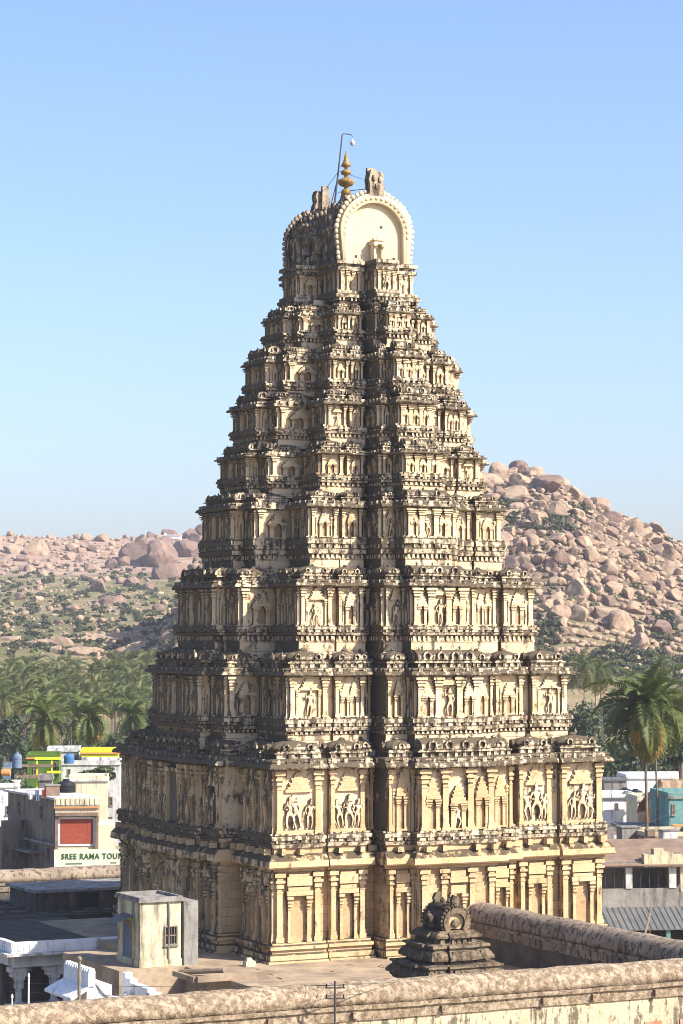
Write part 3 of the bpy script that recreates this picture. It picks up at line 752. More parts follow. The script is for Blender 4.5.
# terrace on which tower, guard house and shrine stand
ul, vl = uv(atz(140, 985, 0)); ur = uv(atz(683, 960, 0))[0] + 12
m = MB(); m.M = Matrix.Translation(TC) @ Matrix.Rotation(ROT, 4, 'Z')
uw = uv(atz(341, 979, 3.05))[1] - .9
m.box(-17.2, WU + .3, uw + 2.2, 14.5, GZ - .2, 0)
tag(m.build('terrace_pavement', M['paving']), kind='structure')
m = MB(); m.M = Matrix.Translation(TC) @ Matrix.Rotation(ROT, 4, 'Z')
pv = random.Random(4)
for q in range(150):
    u = pv.uniform(-15, 16); v = pv.uniform(uw + 3.0, -14.8); m.cbox(u, v, .0, pv.uniform(.8, 2), pv.uniform(.6, 1.1), pv.uniform(.006, .05))
tag(m.build('pavement_slabs', M['paving']), kind='structure')
def capped_wall(name, label, p0, u_dir, length0, length1, ztop, mcap, mface, width=1.9, stripes=False, zbot=GZ, group=None, caph=1.0):
    """long masonry wall with a rounded plastered top; local x along the wall, y across"""
    ang = math.atan2(u_dir.y, u_dir.x)
    w = thing(name, label, 'wall', (p0.x, p0.y, zbot), ang); w['kind'] = 'thing'
    if group: w['group'] = group
    H = ztop - zbot; r = width / 2
    poly = [(r * 1.0 * math.cos(a), H - caph + caph * math.sin(a) ** .8) for a in [PI * k / 12 for k in range(13)]]
    m = MB(); m.extx([(-y, z) for y, z in poly], length0, length1, int((length1 - length0) / .45), .085); m.build('coping', mcap, w, True)
    m = MB()
    m.extx([(r * 1.1, H - caph - .22), (r * 1.12, H - caph - .02), (-r * 1.12, H - caph - .02), (-r * 1.1, H - caph - .22)], length0, length1, int((length1 - length0) / .8), .04)
    m.extx([(r * .95, H - caph - .75), (r * .98, H - caph - .22), (-r * .98, H - caph - .22), (-r * .95, H - caph - .75)], length0, length1, int((length1 - length0) / .8), .03)
    x = length0 + .6
    while x < length1 - 1:
        m.cbox(x, 0, H - caph - .62, random.uniform(.2, .35), width * 1.16, .3); x += random.uniform(2.5, 6.5)
    m.build('moulding', mcap, w)
    m = MB(); m.extx([(r * .85, 0), (r * .85, H - caph - .72), (-r * .85, H - caph - .72), (-r * .85, 0)], length0, length1, int((length1 - length0) / .8), .03)
    m.build('wall_face', mface, w)
    if stripes:
        m = MB(); x = length0
        while x < length1 - 2: m.box(x, x + 1.05, -r * .85 - .05, -r * .85 + .2, 0, H - caph - 1.95); x += 2.15
        m.build('red_stripe', M['redstripe'], w)
    return w
fp = atz(341, 979, 3.05)
capped_wall('compound_wall', 'long lichen-stained wall with rounded coping along the very front, red stripes below', Vector((fp.x, fp.y, 0)) + Vector((-VV.x, -VV.y, 0)) * .9, UU, -46, 40, 3.05, M['wallcap'], M['wallface'], 2.0, True)
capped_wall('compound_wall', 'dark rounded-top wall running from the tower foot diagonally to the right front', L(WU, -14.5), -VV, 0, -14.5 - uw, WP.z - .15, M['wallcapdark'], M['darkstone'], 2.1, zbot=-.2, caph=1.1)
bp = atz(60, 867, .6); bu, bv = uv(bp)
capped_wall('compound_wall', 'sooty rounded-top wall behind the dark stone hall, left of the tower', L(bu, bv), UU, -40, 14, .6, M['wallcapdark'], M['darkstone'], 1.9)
# small black shrine in front of the tower
sc_ = at(446, 975, 135); sc_.z = 0
sh = thing('small_shrine', 'small blackened stone shrine with stepped roof and horseshoe gable below the tower', 'shrine', sc_, ROT)
def sq_plan(a, b, p): return Plan(a, b, p, p, mirror([(-1, -.62, 0, 'A'), (-.62, -.45, -.12, 'g'), (-.45, .45, 1., 'C')]), mirror([(-1, -.62, 0, 'A'), (-.62, -.45, -.12, 'g'), (-.45, .45, 1., 'C')]))
sp = sq_plan(2.1, 2.1, .18); R = sp.ring
m = MB(); loft(m, [(R(-.1), -.2), (R(-.1), .9), (R(.05), .95), (R(.12), 1.05), (R(.2), 1.12), (R(.2), 1.25)], .4, .03); m.build('wall', M['darkshrine'], sh)
m = MB(); loft(m, [(R(.2), 1.22), (R(.36), 1.27), (R(.38), 1.4), (R(.2), 1.62), (R(.08), 1.7), (R(.08), 1.8), (R(.2), 1.84), (R(.2), 1.95), (R(-.3), 2.0)], .4, .03)
lumps(m, sp, .1, 1.3, 1.75, .75, .16, .55); m.build('eave', M['darkshrine'], sh)
sp2 = sq_plan(1.62, 1.62, .15); R = sp2.ring
m = MB(); loft(m, [(R(0), 1.95), (R(0), 2.15), (R(.3), 2.2), (R(.32), 2.35), (R(.15), 2.65), (R(.02), 2.72), (R(.02), 2.82), (R(.16), 2.86), (R(.14), 3.0), (R(-.2), 3.06)], .4, .03)
lumps(m, sp2, .12, 2.3, 2.7, .6, .13, .5); m.build('upper_storey', M['darkshrine'], sh)
sp3 = sq_plan(1.18, 1.25, .1); R = sp3.ring
m = MB(); loft(m, [(R(0), 3.0), (R(0), 3.3), (R(.22), 3.34), (R(.24), 3.45), (R(.05), 3.62), (R(-.05), 3.66)], .3, .02, cap=True); lumps(m, sp3, .0, 3.05, 3.32, .4, .1, .5); m.build('neck', M['darkshrine'], sh)
m = MB(); pl = [(x, max(z + 4.2, 3.6)) for x, z in hs(.80, 18, .7)]; n_ = len(pl)
m.add([(x, y, z) for y in (-1.05, -.5, 0, .5, 1.05) for x, z in pl], [(k * n_ + i, k * n_ + i + 1, (k + 1) * n_ + i + 1, (k + 1) * n_ + i) for k in range(4) for i in range(n_ - 1)])
m.box(-.6, .6, -1.0, 1.0, 4.86, 5.04, .2, .0)
rf = m.build('roof', M['darkshrine'], sh, True)
for yy, sg in ((-1.08, 1), (1.08, -1)):
    m = MB(); m.M = Matrix.Rotation(0 if sg > 0 else PI, 4, 'Z'); horseshoe(m, 0, -1.0, 4.15, .80, .25, 18, True, 17)
    m.box(-1.1, 1.1, -1.3, -.9, 3.58, 3.72)
    m.ball((0, -1.12, 4.1), .24, 8, 5, 1.2, .6, 1); m.build('gable_arch', [M['darkshrine'], M['stone_trim']], rf)
    m = MB(); m.M = Matrix.Rotation(0 if sg > 0 else PI, 4, 'Z'); m.extr([(-.2, 5.05), (.2, 5.05), (.26, 5.3), (.14, 5.55), (-.1, 5.62), (-.24, 5.35)], -1.12, -.85); m.build('horn', M['darkshrine'], rf)
for yy in (-.35, .35): m = MB(); m.M = Matrix.Translation((0, yy, 5.1)); m.lathe([(.12, 0), (.18, .1), (.1, .2), (.02, .3)], 8); m.build('finial', M['darkshrine'], rf)
for sx in (-1, 1): m = MB(); m.M = Matrix.Translation((sx * .95, 0, 0)) @ Matrix.Rotation(sx * PI / 2, 4, 'Z'); horseshoe(m, 0, 0, 4.15, .42, .25, 12); m.build('dormer', [M['darkshrine'], M['darkstone']], rf)
# guard house: cream cube at the left foot of the tower
hc = atz(140, 968, 0)
gh = thing('guard_house', 'small flat-roofed cream cube house with barred window at the left tower foot', 'house', hc, ROT)
m = MB(); m.box(-1.6, 4.6, -.7, 9, GZ, -.003); tag(m.build('terrace_ledge', M['paving'], None, loc=hc, rotz=ROT), kind='structure')
W_, D_, H_ = 2.62, 3.7, 3.85
m = MB(); m.box(0, W_, 0, D_, 0, H_); m.build('wall', M['cream'], gh)
m = MB(); m.box(-.16, W_ + .16, -.16, D_ + .16, H_, H_ + .13); rr = m.build('roof_slab', M['concrete'], gh)
m = MB()
for a in ((-.1, W_ + .1, -.1, .05), (-.1, W_ + .1, D_ - .05, D_ + .1), (-.1, .05, .05, D_ - .05), (W_ - .05, W_ + .1, .05, D_ - .05)): m.box(*a, H_ + .13, H_ + .3)
m.build('parapet', M['concrete'], rr)
m = MB(); m.box(-.06, W_ + .06, -.06, D_ + .06, 0, .42); m.build('plinth', M['cream'], gh)
def window(parent, x, z, w, h, y=0., fmat='timber', bars=3, rot=None, shelf=True):
    T_ = rot if rot is not None else Matrix.Identity(4)
    m = MB(); m.M = T_
    t = .08
    m.box(x, x + t, y - .07, y + .02, z, z + h); m.box(x + w - t, x + w, y - .07, y + .02, z, z + h); m.box(x + t, x + w - t, y - .07, y + .02, z, z + t); m.box(x + t, x + w - t, y - .07, y + .02, z + h - t, z + h)
    for k in range(bars): m.cbox(x + w * (k + 1) / (bars + 1), y - .03, z + t, .03, .03, h - 2 * t)
    m.box(x + t, x + w - t, y - .05, y + .0, z + h * .5 - .03, z + h * .5 + .03)
    wo = m.build('window', M[fmat], parent)
    m = MB(); m.M = T_; m.box(x + t * .5, x + w - t * .5, y - .015, y + .05, z + t * .5, z + h - t * .5); m.build('pane', M['glass'], wo)
    if shelf: m = MB(); m.M = T_; m.box(x - .06, x + w + .06, y - .13, y + .01, z - .08, z - .003); m.build('sill', M['concrete'], wo)
    return wo
window(gh, 1.55, 1.25, .85, 1.15, 0)
RL = Matrix.Translation((0, D_, 0)) @ Matrix.Rotation(-PI / 2, 4, 'Z')      # left side: x runs from back to front
m = MB(); m.M = RL; m.box(1.25, 2.25, -.05, .05, .42, 2.45); dd = m.build('door', M['bluegrey'], gh)
m = MB(); m.M = RL; m.box(1.13, 1.25, -.09, .04, .42, 2.57); m.box(2.25, 2.37, -.09, .04, .42, 2.57); m.box(1.25, 2.25, -.09, .04, 2.45, 2.57); m.build('door_frame', M['timber'], dd)
m = MB(); m.M = RL; m.add([(.9, .0, 2.95), (2.6, .0, 2.95), (2.6, -1.0, 2.55), (.9, -1.0, 2.55), (.9, .0, 3.02), (2.6, .0, 3.02), (2.6, -1.0, 2.62), (.9, -1.0, 2.62)], [(0, 1, 2, 3), (4, 7, 6, 5), (0, 4, 5, 1), (3, 2, 6, 7), (0, 3, 7, 4), (1, 5, 6, 2)]); m.build('awning', M['tin'], gh)
m = MB(); m.tube([(W_ - .8, -.07, .2), (W_ - .8, -.07, H_)], .05); m.build('drain_pipe', M['concrete'], gh)
# annex block with dark stained buttress beside the house
m = MB(); m.box(W_ + .2, W_ + 1.15, .05, 2.6, 0, H_ - .05); m.box(W_ + .2, W_ + .55, -.06, .05, 0, H_ - .3); tag(m.build('masonry_buttress', M['concrete'], None, loc=hc, rotz=ROT), 'dark stained upright block of masonry against the right side of the cream cube house', 'masonry')
# white pillared hall
mc = at(14, 941, 158); mc.z = 0
wh = thing('white_hall', 'whitewashed pillared hall with merlon parapet at the left edge of the court', 'hall', (mc.x, mc.y, GZ), ROT)
LU, LV, HT = 8.2, 14., -GZ
m = MB(); m.box(-.0, LU, -.0, LV, HT - 1.5, HT - .55); 
m.box(-.7, LU + .3, -.7, LV, HT - .72, HT - .56, 0, 0); m.build('entablature', M['whitegrey'], wh)
m = MB(); m.box(-.25, LU + .2, -.25, .15, HT - .55, HT + .12); m.box(-.25, .15, .15, LV, HT - .55, HT + .12)
for k in range(22): m.cbox(-.1 + k * .39, -.25, HT - .42, .26, .1, .42, .06, 0)
for k in range(30): m.cbox(-.25, .3 + k * .45, HT - .42, .1, .3, .42, 0, .06)
m.build('merlon_parapet', M['white'], wh)
m = MB(); m.box(.15, LU + .2, .15, LV, HT - .55, HT - .05); m.build('roof', M['roofstone'], wh)
def pillar(mb, x, y, h, w):
    mb.cbox(x, y, 0, w * 1.5, w * 1.5, h * .14); mb.cbox(x, y, h * .14, w, w, h * .22); mb.M = mb.M; mb.lathe([(w * .46, h * .36), (w * .44, h * .6)], 8, x, y)
    mb.cbox(x, y, h * .6, w, w, h * .16); mb.cbox(x, y, h * .76, w * 1.25, w * 1.25, h * .06); mb.cbox(x, y, h * .82, w * 2.3, w * 1.1, h * .09); mb.cbox(x, y, h * .91, w * 3.0, w * 1.2, h * .09)
for x, y in [(.5, .5), (2.9, .5), (5.3, .5), (7.7, .5), (.5, 3.5), (.5, 6.5), (.5, 9.5), (.5, 12.5)]:
    m = MB(); pillar(m, x, y, HT - 1.5, .5); m.build('pillar', M['whitegrey'], wh)
m = MB(); m.box(.1, LU, 2.6, LV - .2, 0, HT - 1.5); m.build('inner_wall', M['darkstone'], wh)
m = MB(); m.box(.2, LU, .3, 2.5, 0, .9); m.build('platform', M['whitegrey'], wh)
# dark stone hall behind it, in the tower's shade
kb = at(36, 913, 182); kb.z = 0
kh = thing('stone_hall', 'low sooty stone hall with flat slab roof behind the white hall, in shade', 'hall', (kb.x, kb.y, GZ), ROT)
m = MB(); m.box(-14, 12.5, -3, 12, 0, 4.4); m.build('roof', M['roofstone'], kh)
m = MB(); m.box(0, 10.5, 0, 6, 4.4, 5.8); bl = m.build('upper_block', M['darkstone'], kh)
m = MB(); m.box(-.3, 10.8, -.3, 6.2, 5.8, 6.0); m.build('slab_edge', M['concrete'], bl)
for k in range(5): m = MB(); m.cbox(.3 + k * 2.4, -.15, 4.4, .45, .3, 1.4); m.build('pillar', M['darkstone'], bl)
m = MB(); m.box(3.4, 5.2, -.04, .05, 4.45, 5.6); m.build('opening', M['void2'], bl)
m = MB()
rr_ = random.Random(3)
for q in range(90): m.cbox(rr_.uniform(-13, 11), rr_.uniform(-2.8, 11), 4.4, rr_.uniform(.4, 2.2), rr_.uniform(.3, 1.2), rr_.uniform(.03, .3))
tag(m.build('roof_rubble', M['darkstone'], kh), kind='stuff')
# white gatelet with scalloped parapet, and the swept white balustrade
g0 = at(61, 961, 137); g0.z = 0
gt = thing('white_gateway', 'small whitewashed gateway with scalloped parapet and sloping eave, behind the front wall', 'gateway', (g0.x, g0.y, GZ), ROT - PI / 2)
HG = at(61, 961, 137).z - GZ
m = MB(); m.box(0, 3.7, .15, 1.6, 0, HG - .95); m.build('wall', M['white'], gt)
m = MB(); m.box(1.1, 2.4, .08, .3, 0, HG - 2.2); m.build('opening', M['void2'], gt)
m = MB(); m.add([(-.3, -.85, HG - 1.65), (4.0, -.85, HG - 1.65), (3.9, .2, HG - 1.1), (-.2, .2, HG - 1.1), (-.3, -.85, HG - 1.5), (4.0, -.85, HG - 1.5), (3.9, .2, HG - .95), (-.2, .2, HG - .95)], [(0, 1, 2, 3), (4, 7, 6, 5), (0, 4, 5, 1), (3, 2, 6, 7), (0, 3, 7, 4), (1, 5, 6, 2)]); m.build('eave', M['white'], gt)
m = MB(); m.box(-.1, 3.8, .2, .6, HG - .95, HG - .2)
for k in range(11): m.cbox(.06 + k * .365, .4, HG - .2, .27, .4, .2, .07, .05)
m.build('scalloped_parapet', M['white'], gt)
b0 = at(93, 985, 134); b0.z = GZ
bl = thing('stair_balustrade', 'white swept balustrade wall curving down beside the small gateway', 'balustrade', b0, ROT - .25)
m = MB(); n_ = 14; vs_ = []; 
pts_ = [(t * 1.9, 6.0 - 1.0 * math.sin(t * PI * .75) ** 1.0 - .1 * t) for t in [k / n_ for k in range(n_ + 1)]]
for x, z in pts_: vs_ += [(x, 0, 0), (x, .4, 0), (x, .4, z), (x, 0, z)]
m.add(vs_, [(k * 4 + j, k * 4 + (j + 1) % 4, k * 4 + 4 + (j + 1) % 4, k * 4 + 4 + j) for k in range(n_) for j in range(4)] + [(0, 1, 2, 3), tuple(n_ * 4 + j for j in (3, 2, 1, 0))]); m.build('wall', M['white'], bl)
m = MB(); vs_ = []
for x, z in pts_: vs_ += [(x, -.1, z), (x, .5, z), (x, .5, z + .14), (x, -.1, z + .14)]
m.add(vs_, [(k * 4 + j, k * 4 + (j + 1) % 4, k * 4 + 4 + (j + 1) % 4, k * 4 + 4 + j) for k in range(n_) for j in range(4)] + [(0, 1, 2, 3), tuple(n_ * 4 + j for j in (3, 2, 1, 0))]); m.build('coping', M['whitegrey'], bl)
w0 = at(122, 978, 136); w0.z = GZ
lw = thing('low_white_wall', 'low white wall with stepped end beside the paved terrace roof', 'wall', w0, ROT - PI / 2); lw['kind'] = 'thing'
m = MB(); m.box(0, 3.8, 0, .45, 0, 5.75); m.box(0, .5, 0, .45, 5.75, 6.2); m.box(.5, 1.2, 0, .45, 5.75, 5.95); m.build('wall_face', M['white'], lw)
m = MB(); m.box(3.8, 4.3, -.1, .6, 0, 5.6); m.build('end_pier', M['whitegrey'], lw)
# poles in the court
for (px, y0, y1, d, nm, lab, mt, r) in ((79, 1015, 959, 127, 'wooden_post', 'thick wooden post standing behind the front wall before the white gateway', 'timber', .10), (28.5, 1010, 976, 128, 'white_rod', 'thin white metal rod standing before the white pillared hall', 'white', .05), (12, 1008, 997, 128, 'white_rod', 'short pale rod at the lower left corner behind the front wall', 'white', .05)):
    p0 = at(px, y0, d); p1 = at(px, y1, d); m = MB(); m.tube([(0, 0, 0), (0, 0, (p1 - p0).z)], [r, r * .85]); m.lathe([(r * 1.3, (p1 - p0).z - .05), (r * 1.3, (p1 - p0).z + .06), (.02, (p1 - p0).z + .16)], 8)
    tag(m.build(nm, M[mt], None, loc=p0), lab, 'post')
up0 = at(335, 1040, 116); up1 = at(335, 981, 116)
up = thing('utility_pole', 'slim iron electricity pole with insulator crossarms in front of the lichen wall', 'utility pole', up0)
hh = (up1 - up0).z
m = MB(); m.tube([(0, 0, -3.5), (0, 0, hh)], [.075, .05]); m.build('pole', M['iron'], up)
for dz in (.35, .85):
    m = MB(); m.cbox(0, 0, hh - dz, .95, .06, .06); ar = m.build('crossarm', M['iron'], up)
    for sx in (-.4, .4): m = MB(); m.M = Matrix.Translation((sx, 0, hh - dz + .06)); m.lathe([(.03, 0), (.05, .04), (.03, .08), (.05, .12), (.02, .16)], 8); m.build('insulator', M['black'], ar)
pl_ = MB()
for dz, sx in ((.2, -.4), (.2, .4), (.7, -.4)):
    A = up0 + Vector((sx, 0, hh - dz)); Bq = at(760, 945, 150) + Vector((0, 0, -dz)); Cq = at(-60, 975, 150) + Vector((0, 0, -dz))
    pl_.tube([A.lerp(Bq, t) - Vector((0, 0, 1.0 * t * (1 - t))) for t in [k / 10 for k in range(11)]], .013, 4); pl_.tube([A.lerp(Cq, t) - Vector((0, 0, 1.0 * t * (1 - t))) for t in [k / 10 for k in range(11)]], .013, 4)
tag(pl_.build('power_line', M['iron']), 'thin electric wires strung from the iron pole along the front wall', 'power line')
# terrace roof edge with timber beam and a brick remnant
tb = atz(160, 972, 0)
m = MB(); m.box(.2, 4.6, -4.9, -1.9, .0, .16); m.box(.2, 4.6, -5.2, -4.9, .0, .34); m.box(.0, .25, -5.0, -1.9, .0, .3); tag(m.build('roof_kerb', M['paving'], None, loc=tb + Vector((0, 0, .004)), rotz=ROT), 'low crumbling kerbed slab on the paved terrace before the cream cube house', 'kerb')
tb = atz(180, 972, 0.3)
m = MB(); m.tube([(0, 0, .0), (2.6, -1.1, .25)], [.17, .15], 8); tag(m.build('fallen_beam', M['timber'], None, loc=tb), 'fallen dark timber beam lying on the terrace right of the cream cube house', 'beam')
tb = atz(246, 967, 0)
m = MB(); m.box(0, .7, 0, .5, 0, .32, .05, .03); m.box(.12, .5, .1, .4, .32, .5, .04, .04); tag(m.build('stone_block', M['cream'], None, loc=tb, rotz=.5), 'pale loose stone block on the terrace between house and tower corner', 'block')
# ------------------------------------------------------------------ town, left
def gbuild(px, y, d, zb=None):
    p = at(px, y, d); p.z = GZ if zb is None else zb; return p
def zat(y, d): return at(341, y, d).z - GZ               # height above ground of a pixel row at distance d
def xw(px0, px1, d): return (px1 - px0) * d / F
p = gbuild(60, 0, 228)
gs = thing('guest_house', 'cream guest house front with big red panel above a lettered board', 'building', p, math.radians(6))
d = 228; wd = xw(60, 103, d); ht = zat(797, d)
m = MB(); m.box(0, wd, 0, 3, 0, ht - .9); m.build('wall', M['paint_cream'], gs)
m = MB(); m.box(-.1, wd + .1, -.12, 3, ht - .9, ht - .75); pr = m.build('roof', M['concrete'], gs)
m = MB(); m.box(-.05, wd + .05, -.1, .2, ht - .75, ht - .12)
for k in range(9): m.box(.1 + k * wd / 9, .1 + (k + .55) * wd / 9, -.16, -.1, ht - .72, ht - .16)
m.build('balustrade', M['paint_cream'], pr)
m = MB(); m.box(-.1, wd + .1, -.2, .22, ht - 1.05, ht - .9); m.build('orange_band', M['orange'], gs)
z0, z1 = zat(846, d), zat(816, d)
m = MB(); m.box(.05, wd - .05, -.62, .0, z1 + .02, z1 + .32); m.build('shade_slab', M['tilewall'], gs)
m = MB(); m.box(.0, .28, -.4, .0, z0 - .3, z1); m.box(wd - .28, wd, -.4, .0, z0 - .3, z1); m.build('side_fin', M['tilewall'], gs)
m = MB(); m.box(.3, wd - .3, -.1, .02, z0, z1 - .1); pn = m.build('panel_frame', M['white'], gs)
m = MB(); m.box(.5, wd - .5, -.13, .0, z0 + .2, z1 - .3); m.build('red_panel', M['redpanel'], pn)
m = MB(); zb0, zb1 = zat(866, d), zat(849, d); m.box(-.05, xw(60, 124, d), -.8, -.66, zb0, zb1); sb = m.build('sign_board', M['signboard'], gs)
cu = bpy.data.curves.new('lettering', 'FONT'); cu.body = 'SREE RAMA TOUR'; cu.size = .72; cu.extrude = .02; cu.space_character = 1.18; cu.offset = .014
cu.materials.append(M['letter']); to = bpy.data.objects.new('lettering_tmp', cu); COL.objects.link(to); dg_ = bpy.context.evaluated_depsgraph_get(); dg_.update()
tm = bpy.data.meshes.new_from_object(to.evaluated_get(dg_)); bpy.data.objects.remove(to)
to = link(bpy.data.objects.new('lettering', tm), sb); to.scale = (.84, 1, 1); to.location = (.62, -.83, zb0 + .7); to.rotation_euler = (PI / 2, 0, 0)
m = MB(); m.box(1.0, 2.5, -.815, -.79, zb0 + .2, zb0 + .31); m.build('painted_line', M['letter'], sb); m = MB(); m.box(5.1, 5.7, -.815, -.79, zb0 + .26, zb0 + .36); m.build('painted_line', M['letter'], sb)
m = MB(); m.box(wd + .02, wd + 1.6, 1.0, 8, 0, zat(826, d)); m.build('side_wing', M['paint_cream'], gs)
m = MB(); m.box(-.1, wd + 1.4, -.5, .0, 0, zb0 - .05); m.build('shop_front', M['void2'], gs)
# grey rendered house: its shaded long side runs back to the left from the lettered front
LN = 15.; cc = at(59.5, 800, 231.5); d = 231.5
fp_ = cc + VV * LN
dh = thing('rendered_house', 'dark grey rendered house with ledges and a blue drainpipe left of the lettered board', 'building', (fp_.x, fp_.y, GZ), ROT - PI / 2)
ht = zat(800, d)
m = MB(); m.box(0, LN, 0, 4, 0, ht); m.build('wall', M['greyhouse'], dh)
m = MB(); m.box(-.2, LN + .1, -.5, 4.1, ht, ht + .2); m.build('roof_slab', M['whitegrey'], dh)
m = MB(); m.box(0, LN, -.5, .0, zat(846, d), zat(844, d)); m.box(0, LN - 4, -1.6, .0, zat(856, d), zat(855, d)); m.build('ledge', M['concrete'], dh)
for x, z_ in ((LN - 5.5, 822), (3.0, 822), (LN - 7, 863), (4., 863), (LN - 3.4, 863)): window(dh, x, zat(z_, d), .8, 1.25, 0)
m = MB(); m.tube([(LN - 1.2, -.08, 0), (LN - 1.2, -.08, ht)], .07); m.build('drain_pipe', M['bluegrey'], dh)
m = MB(); m.box(-1.2, LN - 9, -2.6, 0, 0, zat(838, d)); m.build('low_wing', M['greyhouse'], dh)
m = MB(); m.box(LN - 9.4, LN - 9.0, -2.6, 0, zat(838, d), zat(826, d)); m.build('stair_wall', M['greyhouse'], dh)
def tank(px, yb, d, r, h, mat, label, lid=True):
    p = at(px, yb, d)
    t = thing('water_tank', label, 'water tank', p)
    m = MB(); pr = [(r * .96, 0)]
    for k in range(4): pr += [(r, h * (.04 + .18 * k)), (r, h * (.16 + .18 * k)), (r * .96, h * (.19 + .18 * k))]
    pr += [(r * .8, h * .86), (r * .35, h * .95), (r * .33, h)]
    m.lathe(pr, 18); m.build('body', M[mat], t)
    m = MB(); m.lathe([(r * .38, h), (r * .38, h * 1.05), (.02, h * 1.07)], 12); m.build('lid', M[mat], t)
    return t
def house(name, label, px0, px1, ytop, d, mat, depth=7, rot=0., roof='concrete', wins=(), base=None, parapet=True, door=None, zlow=None):
    p = gbuild(px0, 0, d); h = thing(name, label, 'building', p, math.radians(rot)); wd = xw(px0, px1, d); ht = zat(ytop, d)
    m = MB(); m.box(0, wd, 0, depth, 0, ht - .25); m.build('wall', M[mat], h)
    m = MB(); m.box(-.12, wd + .12, -.15, depth + .1, ht - .25, ht - .05); rf = m.build('roof', M[roof], h)
    if parapet:
        m = MB()
        for a in ((-.05, wd + .05, -.08, .12), (-.05, wd + .05, depth - .15, depth + .05), (-.05, .12, .12, depth - .15), (wd - .12, wd + .05, .12, depth - .15)): m.box(*a, ht - .05, ht + .3)
        m.build('parapet', M[mat], rf)
    for (x0, x1, y1, y0) in wins:
        window(h, xw(px0, x0, d), zat(y1, d), xw(x0, x1, d), zat(y0, d) - zat(y1, d))
    return h
house('rooftop_room', 'plain cream rooftop room behind the red-panelled house front', 74, 112, 779, 246, 'paint_cream', 5, 5, 'whitegrey')
house('white_house', 'white house with dark balcony opening at the left edge behind the grey house', -30, 23, 786, 262, 'white', 6, 4, 'whitegrey', ((-10, -2, 818, 806), (12, 22, 815, 806)))
house('brown_annex', 'narrow brown rendered block between the black tank and the green house', 44, 57, 778, 252, 'concrete', 4, 5)
house('green_house', 'bright green house with lime yellow balcony frames behind the grey house', 32, 64, 757, 285, 'green', 8, 5, 'orange', ((38, 44, 775, 764), (57, 62, 772, 762)))
d = 283; p = gbuild(40, 0, d); bf = thing('balcony_frame', 'lime yellow balcony frame with posts on the front of the green house', 'balcony', p, math.radians(5))
m = MB()
for x in (41.5, 56): m.box(xw(40, x, d), xw(40, x + 1.6, d), -.9, -.7, 0, zat(757, d))
m.build('post', M['yellow'], bf); m = MB(); m.box(0, xw(40, 66, d), -1, -.2, zat(759.5, d), zat(757, d)); m.box(xw(40, 52, d), xw(40, 66, d), -1, -.75, zat(773, d), zat(770.5, d)); m.build('beam', M['yellow'], bf)
m = MB(); m.box(xw(40, 24, d), xw(40, 58, d), -1.1, -.2, zat(766.5, d), zat(764, d)); m.box(xw(40, 28, d), xw(40, 52, d), -1.6, -.8, zat(777.5, d), zat(774.5, d)); m.build('slab', M['tilewall'], bf)
house('white_terrace_house', 'white terraced house behind the rooftop room, left of the tower', 66, 124, 763, 292, 'whitegrey', 8, 4, 'whitegrey', ((72, 75, 775, 769), (96, 99, 775, 769), (113, 117, 806, 797), (113, 117, 826, 817)))
house('yellow_house', 'house with broad lime yellow roof band at the left tower edge', 85, 122, 752, 306, 'yellow', 7, 4, 'orange')
house('pink_house', 'long pale pink flat building behind the blue tank', 52, 83, 750, 312, 'whitegrey', 6, 4, 'whitegrey')
house('slate_house', 'slate blue narrow house at the far left town edge', 9, 16, 767, 285, 'bluegrey', 6, 4)
tank(66, 796, 240, .95, zat(780, 240) - zat(796, 240), 'black', 'big black ribbed water tank on the roof beside the rooftop room')
tank(69, 763.5, 284, .62, 1.15, 'blue', 'bright blue water tank on the green house roof')
tank(78, 763, 300, .45, 1.0, 'black', 'small black water tank beside the bright blue tank')
tank(17, 768, 275, .55, 1.7, 'bluegrey', 'tall dark blue water tank standing on the slate blue house')
p = at(6, 776, 262); t = thing('barrel', 'orange yellow barrel lying on the roof at the far left', 'barrel', p)
m = MB(); m.M = Matrix.Translation((0, 0, .35)) @ Matrix.Rotation(PI / 2, 4, 'Y'); m.lathe([(.3, -.5), (.36, -.45), (.36, -.15), (.38, -.12), (.36, 0), (.38, .12), (.36, .15), (.36, .45), (.3, .5)], 14); m.build('body', M['orange'], t)
# ------------------------------------------------------------------ town, right
d = 186; p = gbuild(596, 0, d); vr = thing('verandah_building', 'two-storey building with open pillared upper verandah right of the tower', 'building', p, math.radians(8))
wd = xw(596, 720, d); zt0 = zat(848, d)
m = MB(); m.box(0, wd, 3.2, 10, 0, zat(862, d)); m.build('back_wall', M['greywall'], vr)
m = MB(); m.box(0, wd, 0, 3.2, zat(908, d), zat(893, d)); m.build('floor_band', M['concrete'], vr)
m = MB(); m.box(0, wd, .05, .2, zat(893, d), zat(889, d)); m.box(0, wd, -.05, .15, zat(868, d), zat(862, d)); m.build('balcony_parapet', M['concrete'], vr)
for x in (2.2, 5.6, 8.4):
    m = MB(); m.cbox(x, .15, zat(889, d), .5 if x != 5.6 else .55, .35, zat(868, d) - zat(889, d)); m.build('pillar', M['whitegrey'], vr)
m = MB(); m.box(6.2, 12, -.02, .18, zat(893, d), zat(868, d)); m.build('wall_panel', M['cream'], vr)
m = MB(); zz = zat(867.5, d)
for k_ in range(9): m.box(3.3 + k_ * .75, 4.05 + k_ * .75, -.35, .5, zz, zz + .95 + .28 * math.sin(k_ * 1.3) + .15 * (k_ % 2))
m.build('crumbling_parapet', M['cream'], vr)
window(vr, 6.6, zat(885, d), 1.0, 1.0, -.03)
m = MB()
for k in range(14): m.cbox(.4 + k * .68, .1, zat(889, d), .03, .03, zat(868, d) - zat(889, d))
m.build('railing', M['iron'], vr)
